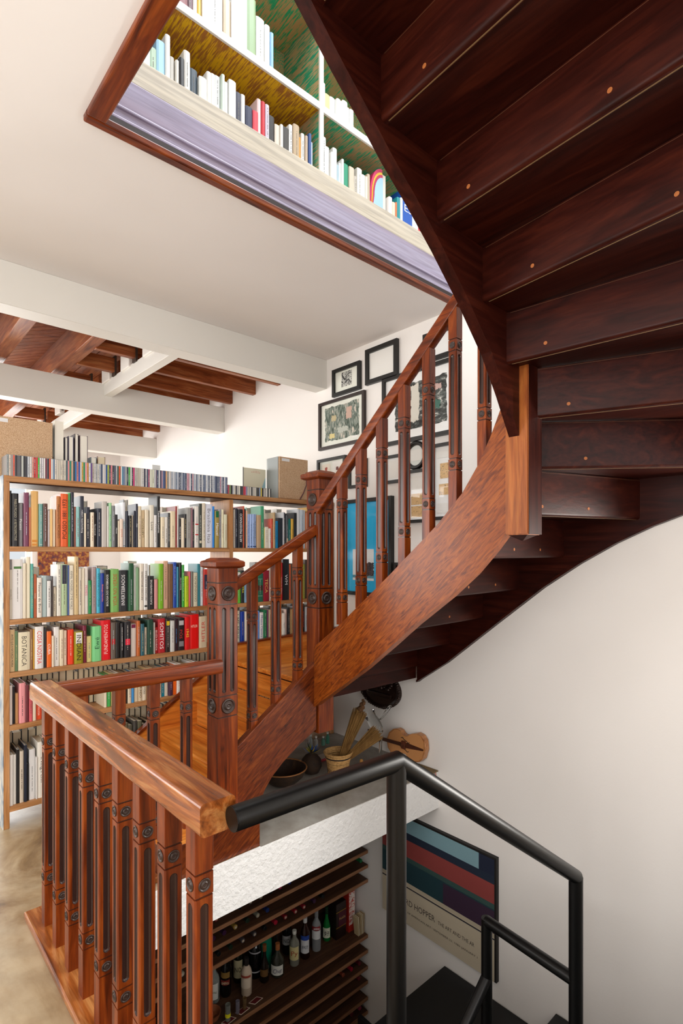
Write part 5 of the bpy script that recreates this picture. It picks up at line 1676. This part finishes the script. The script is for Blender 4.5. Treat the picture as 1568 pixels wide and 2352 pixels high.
mk('gold_line', bx(2.94, 3.05, 3.3182, 3.3198, RZ[3] + .095, RZ[3] + .10), flat('#b08830', .3, metal=.6), xb)
mk('gold_line', bx(2.94, 3.05, 3.3182, 3.3198, RZ[3] + .22, RZ[3] + .225), flat('#b08830', .3, metal=.6), xb)
lettering('Medellin', (3.005, 3.317, RZ[3] + .165), (1, 0, 0), (0, 0, 1), .065, .02, '#c8a868', xb)
rb_ = empty('red_carton', (3.115, 3.36, RZ[3]), 'tall red and white printed carton at the right end of the rack', 'box')
mk('carton', bx(3.08, 3.15, 3.32, 3.39, RZ[3] + .0005, RZ[3] + .33, bev=.002), flat('#b02a1c', .45), rb_)
mk('front_print', bx(3.083, 3.147, 3.3185, 3.32, RZ[3] + .06, RZ[3] + .325), scribble('red_white_print', [(.42, '#b83424'), (.5, '#e0d0c8'), (.6, '#e4dad4')], 22, 2), rb_)
bk_ = empty('folded_leaflets', (3.15, 3.245, RZ[3]), 'fan of worn paper leaflets at the shelf end by the white wall', 'leaflets')
for k in range(6):
    mk('leaflet', prism([(3.11 + .012 * k, 3.235, RZ[3] + .001), (3.115 + .012 * k, 3.235, RZ[3] + .001), (3.095 + .017 * k, 3.235, RZ[3] + .16), (3.09 + .017 * k, 3.235, RZ[3] + .16)], (0, .05, 0)),
       flat(('#c8b48c', '#d8ccb0', '#b09a74')[k % 3], .8), bk_)
for i, (x, y, a) in enumerate(((2.127, 3.245, .5), (2.014, 3.235, .4), (1.90, 3.228, .45))):
    c, s = math.cos(a), math.sin(a)
    o = mk('coaster', prism([(x + px * .042 * c - py * .028 * s, y + .012 + px * .042 * s * .25 + py * .02, RZ[3] + .0004) for px, py in ((-1, -1), (1, -1), (1, 1), (-1, 1))], (0, 0, .0025)), flat('#c8b8a8', .5))
    mk('red_back', prism([(x + px * .036 * c - py * .024 * s, y + .012 + px * .036 * s * .25 + py * .0165, RZ[3] + .0029) for px, py in ((-1, -1), (1, -1), (1, 1), (-1, 1))], (0, 0, .0003)), flat('#5c1418', .5), o)
    tag(o, ['red coaster lying empty nearest the middle of the deep shelf', 'red coaster under the small amber glass', 'red coaster under the glass with a yellow sticker'][i], 'coaster', 'red coasters in the rack')
for i, (x, y, r, h, c) in enumerate(((1.895, 3.243, .018, .11, '#c8ccc4'), (1.975, 3.25, .014, .085, '#c8c4d4'), (2.03, 3.25, .014, .075, '#c8a878'))):
    o = empty('shot_glass', (x, y, RZ[3] + .0033), ['tall shot glass with a yellow sticker on a red coaster', 'small clear shot glass between two others', 'small amber shot glass on a red coaster'][i], 'glass', 'shot glasses in the rack')
    mk('glass', lathe([(r * .8, 0), (r, .004), (r * 1.02, h), (r * .88, h), (r * .84, .012), (0, .012)], (x, y, RZ[3] + .0033), 18), flat(c, .08, trans=.8), o, smooth='auto')
    if i == 0:
        mk('sticker', lathe([(r * 1.06, .03), (r * 1.07, .055)], (x, y, RZ[3] + .0033), 18, caps=(False, False)), flat('#e0d820', .5), o)
cb = mk('clay_bowl', lathe([(.03, 0), (.05, .012), (.064, .05), (.06, .05), (.045, .016), (0, .008)], (1.82, 3.33, RZ[3] + .0005), 24), flat('#8a5030', .6), smooth='auto')
tag(cb, 'round brown clay bowl beside the shot glasses in the rack', 'bowl')
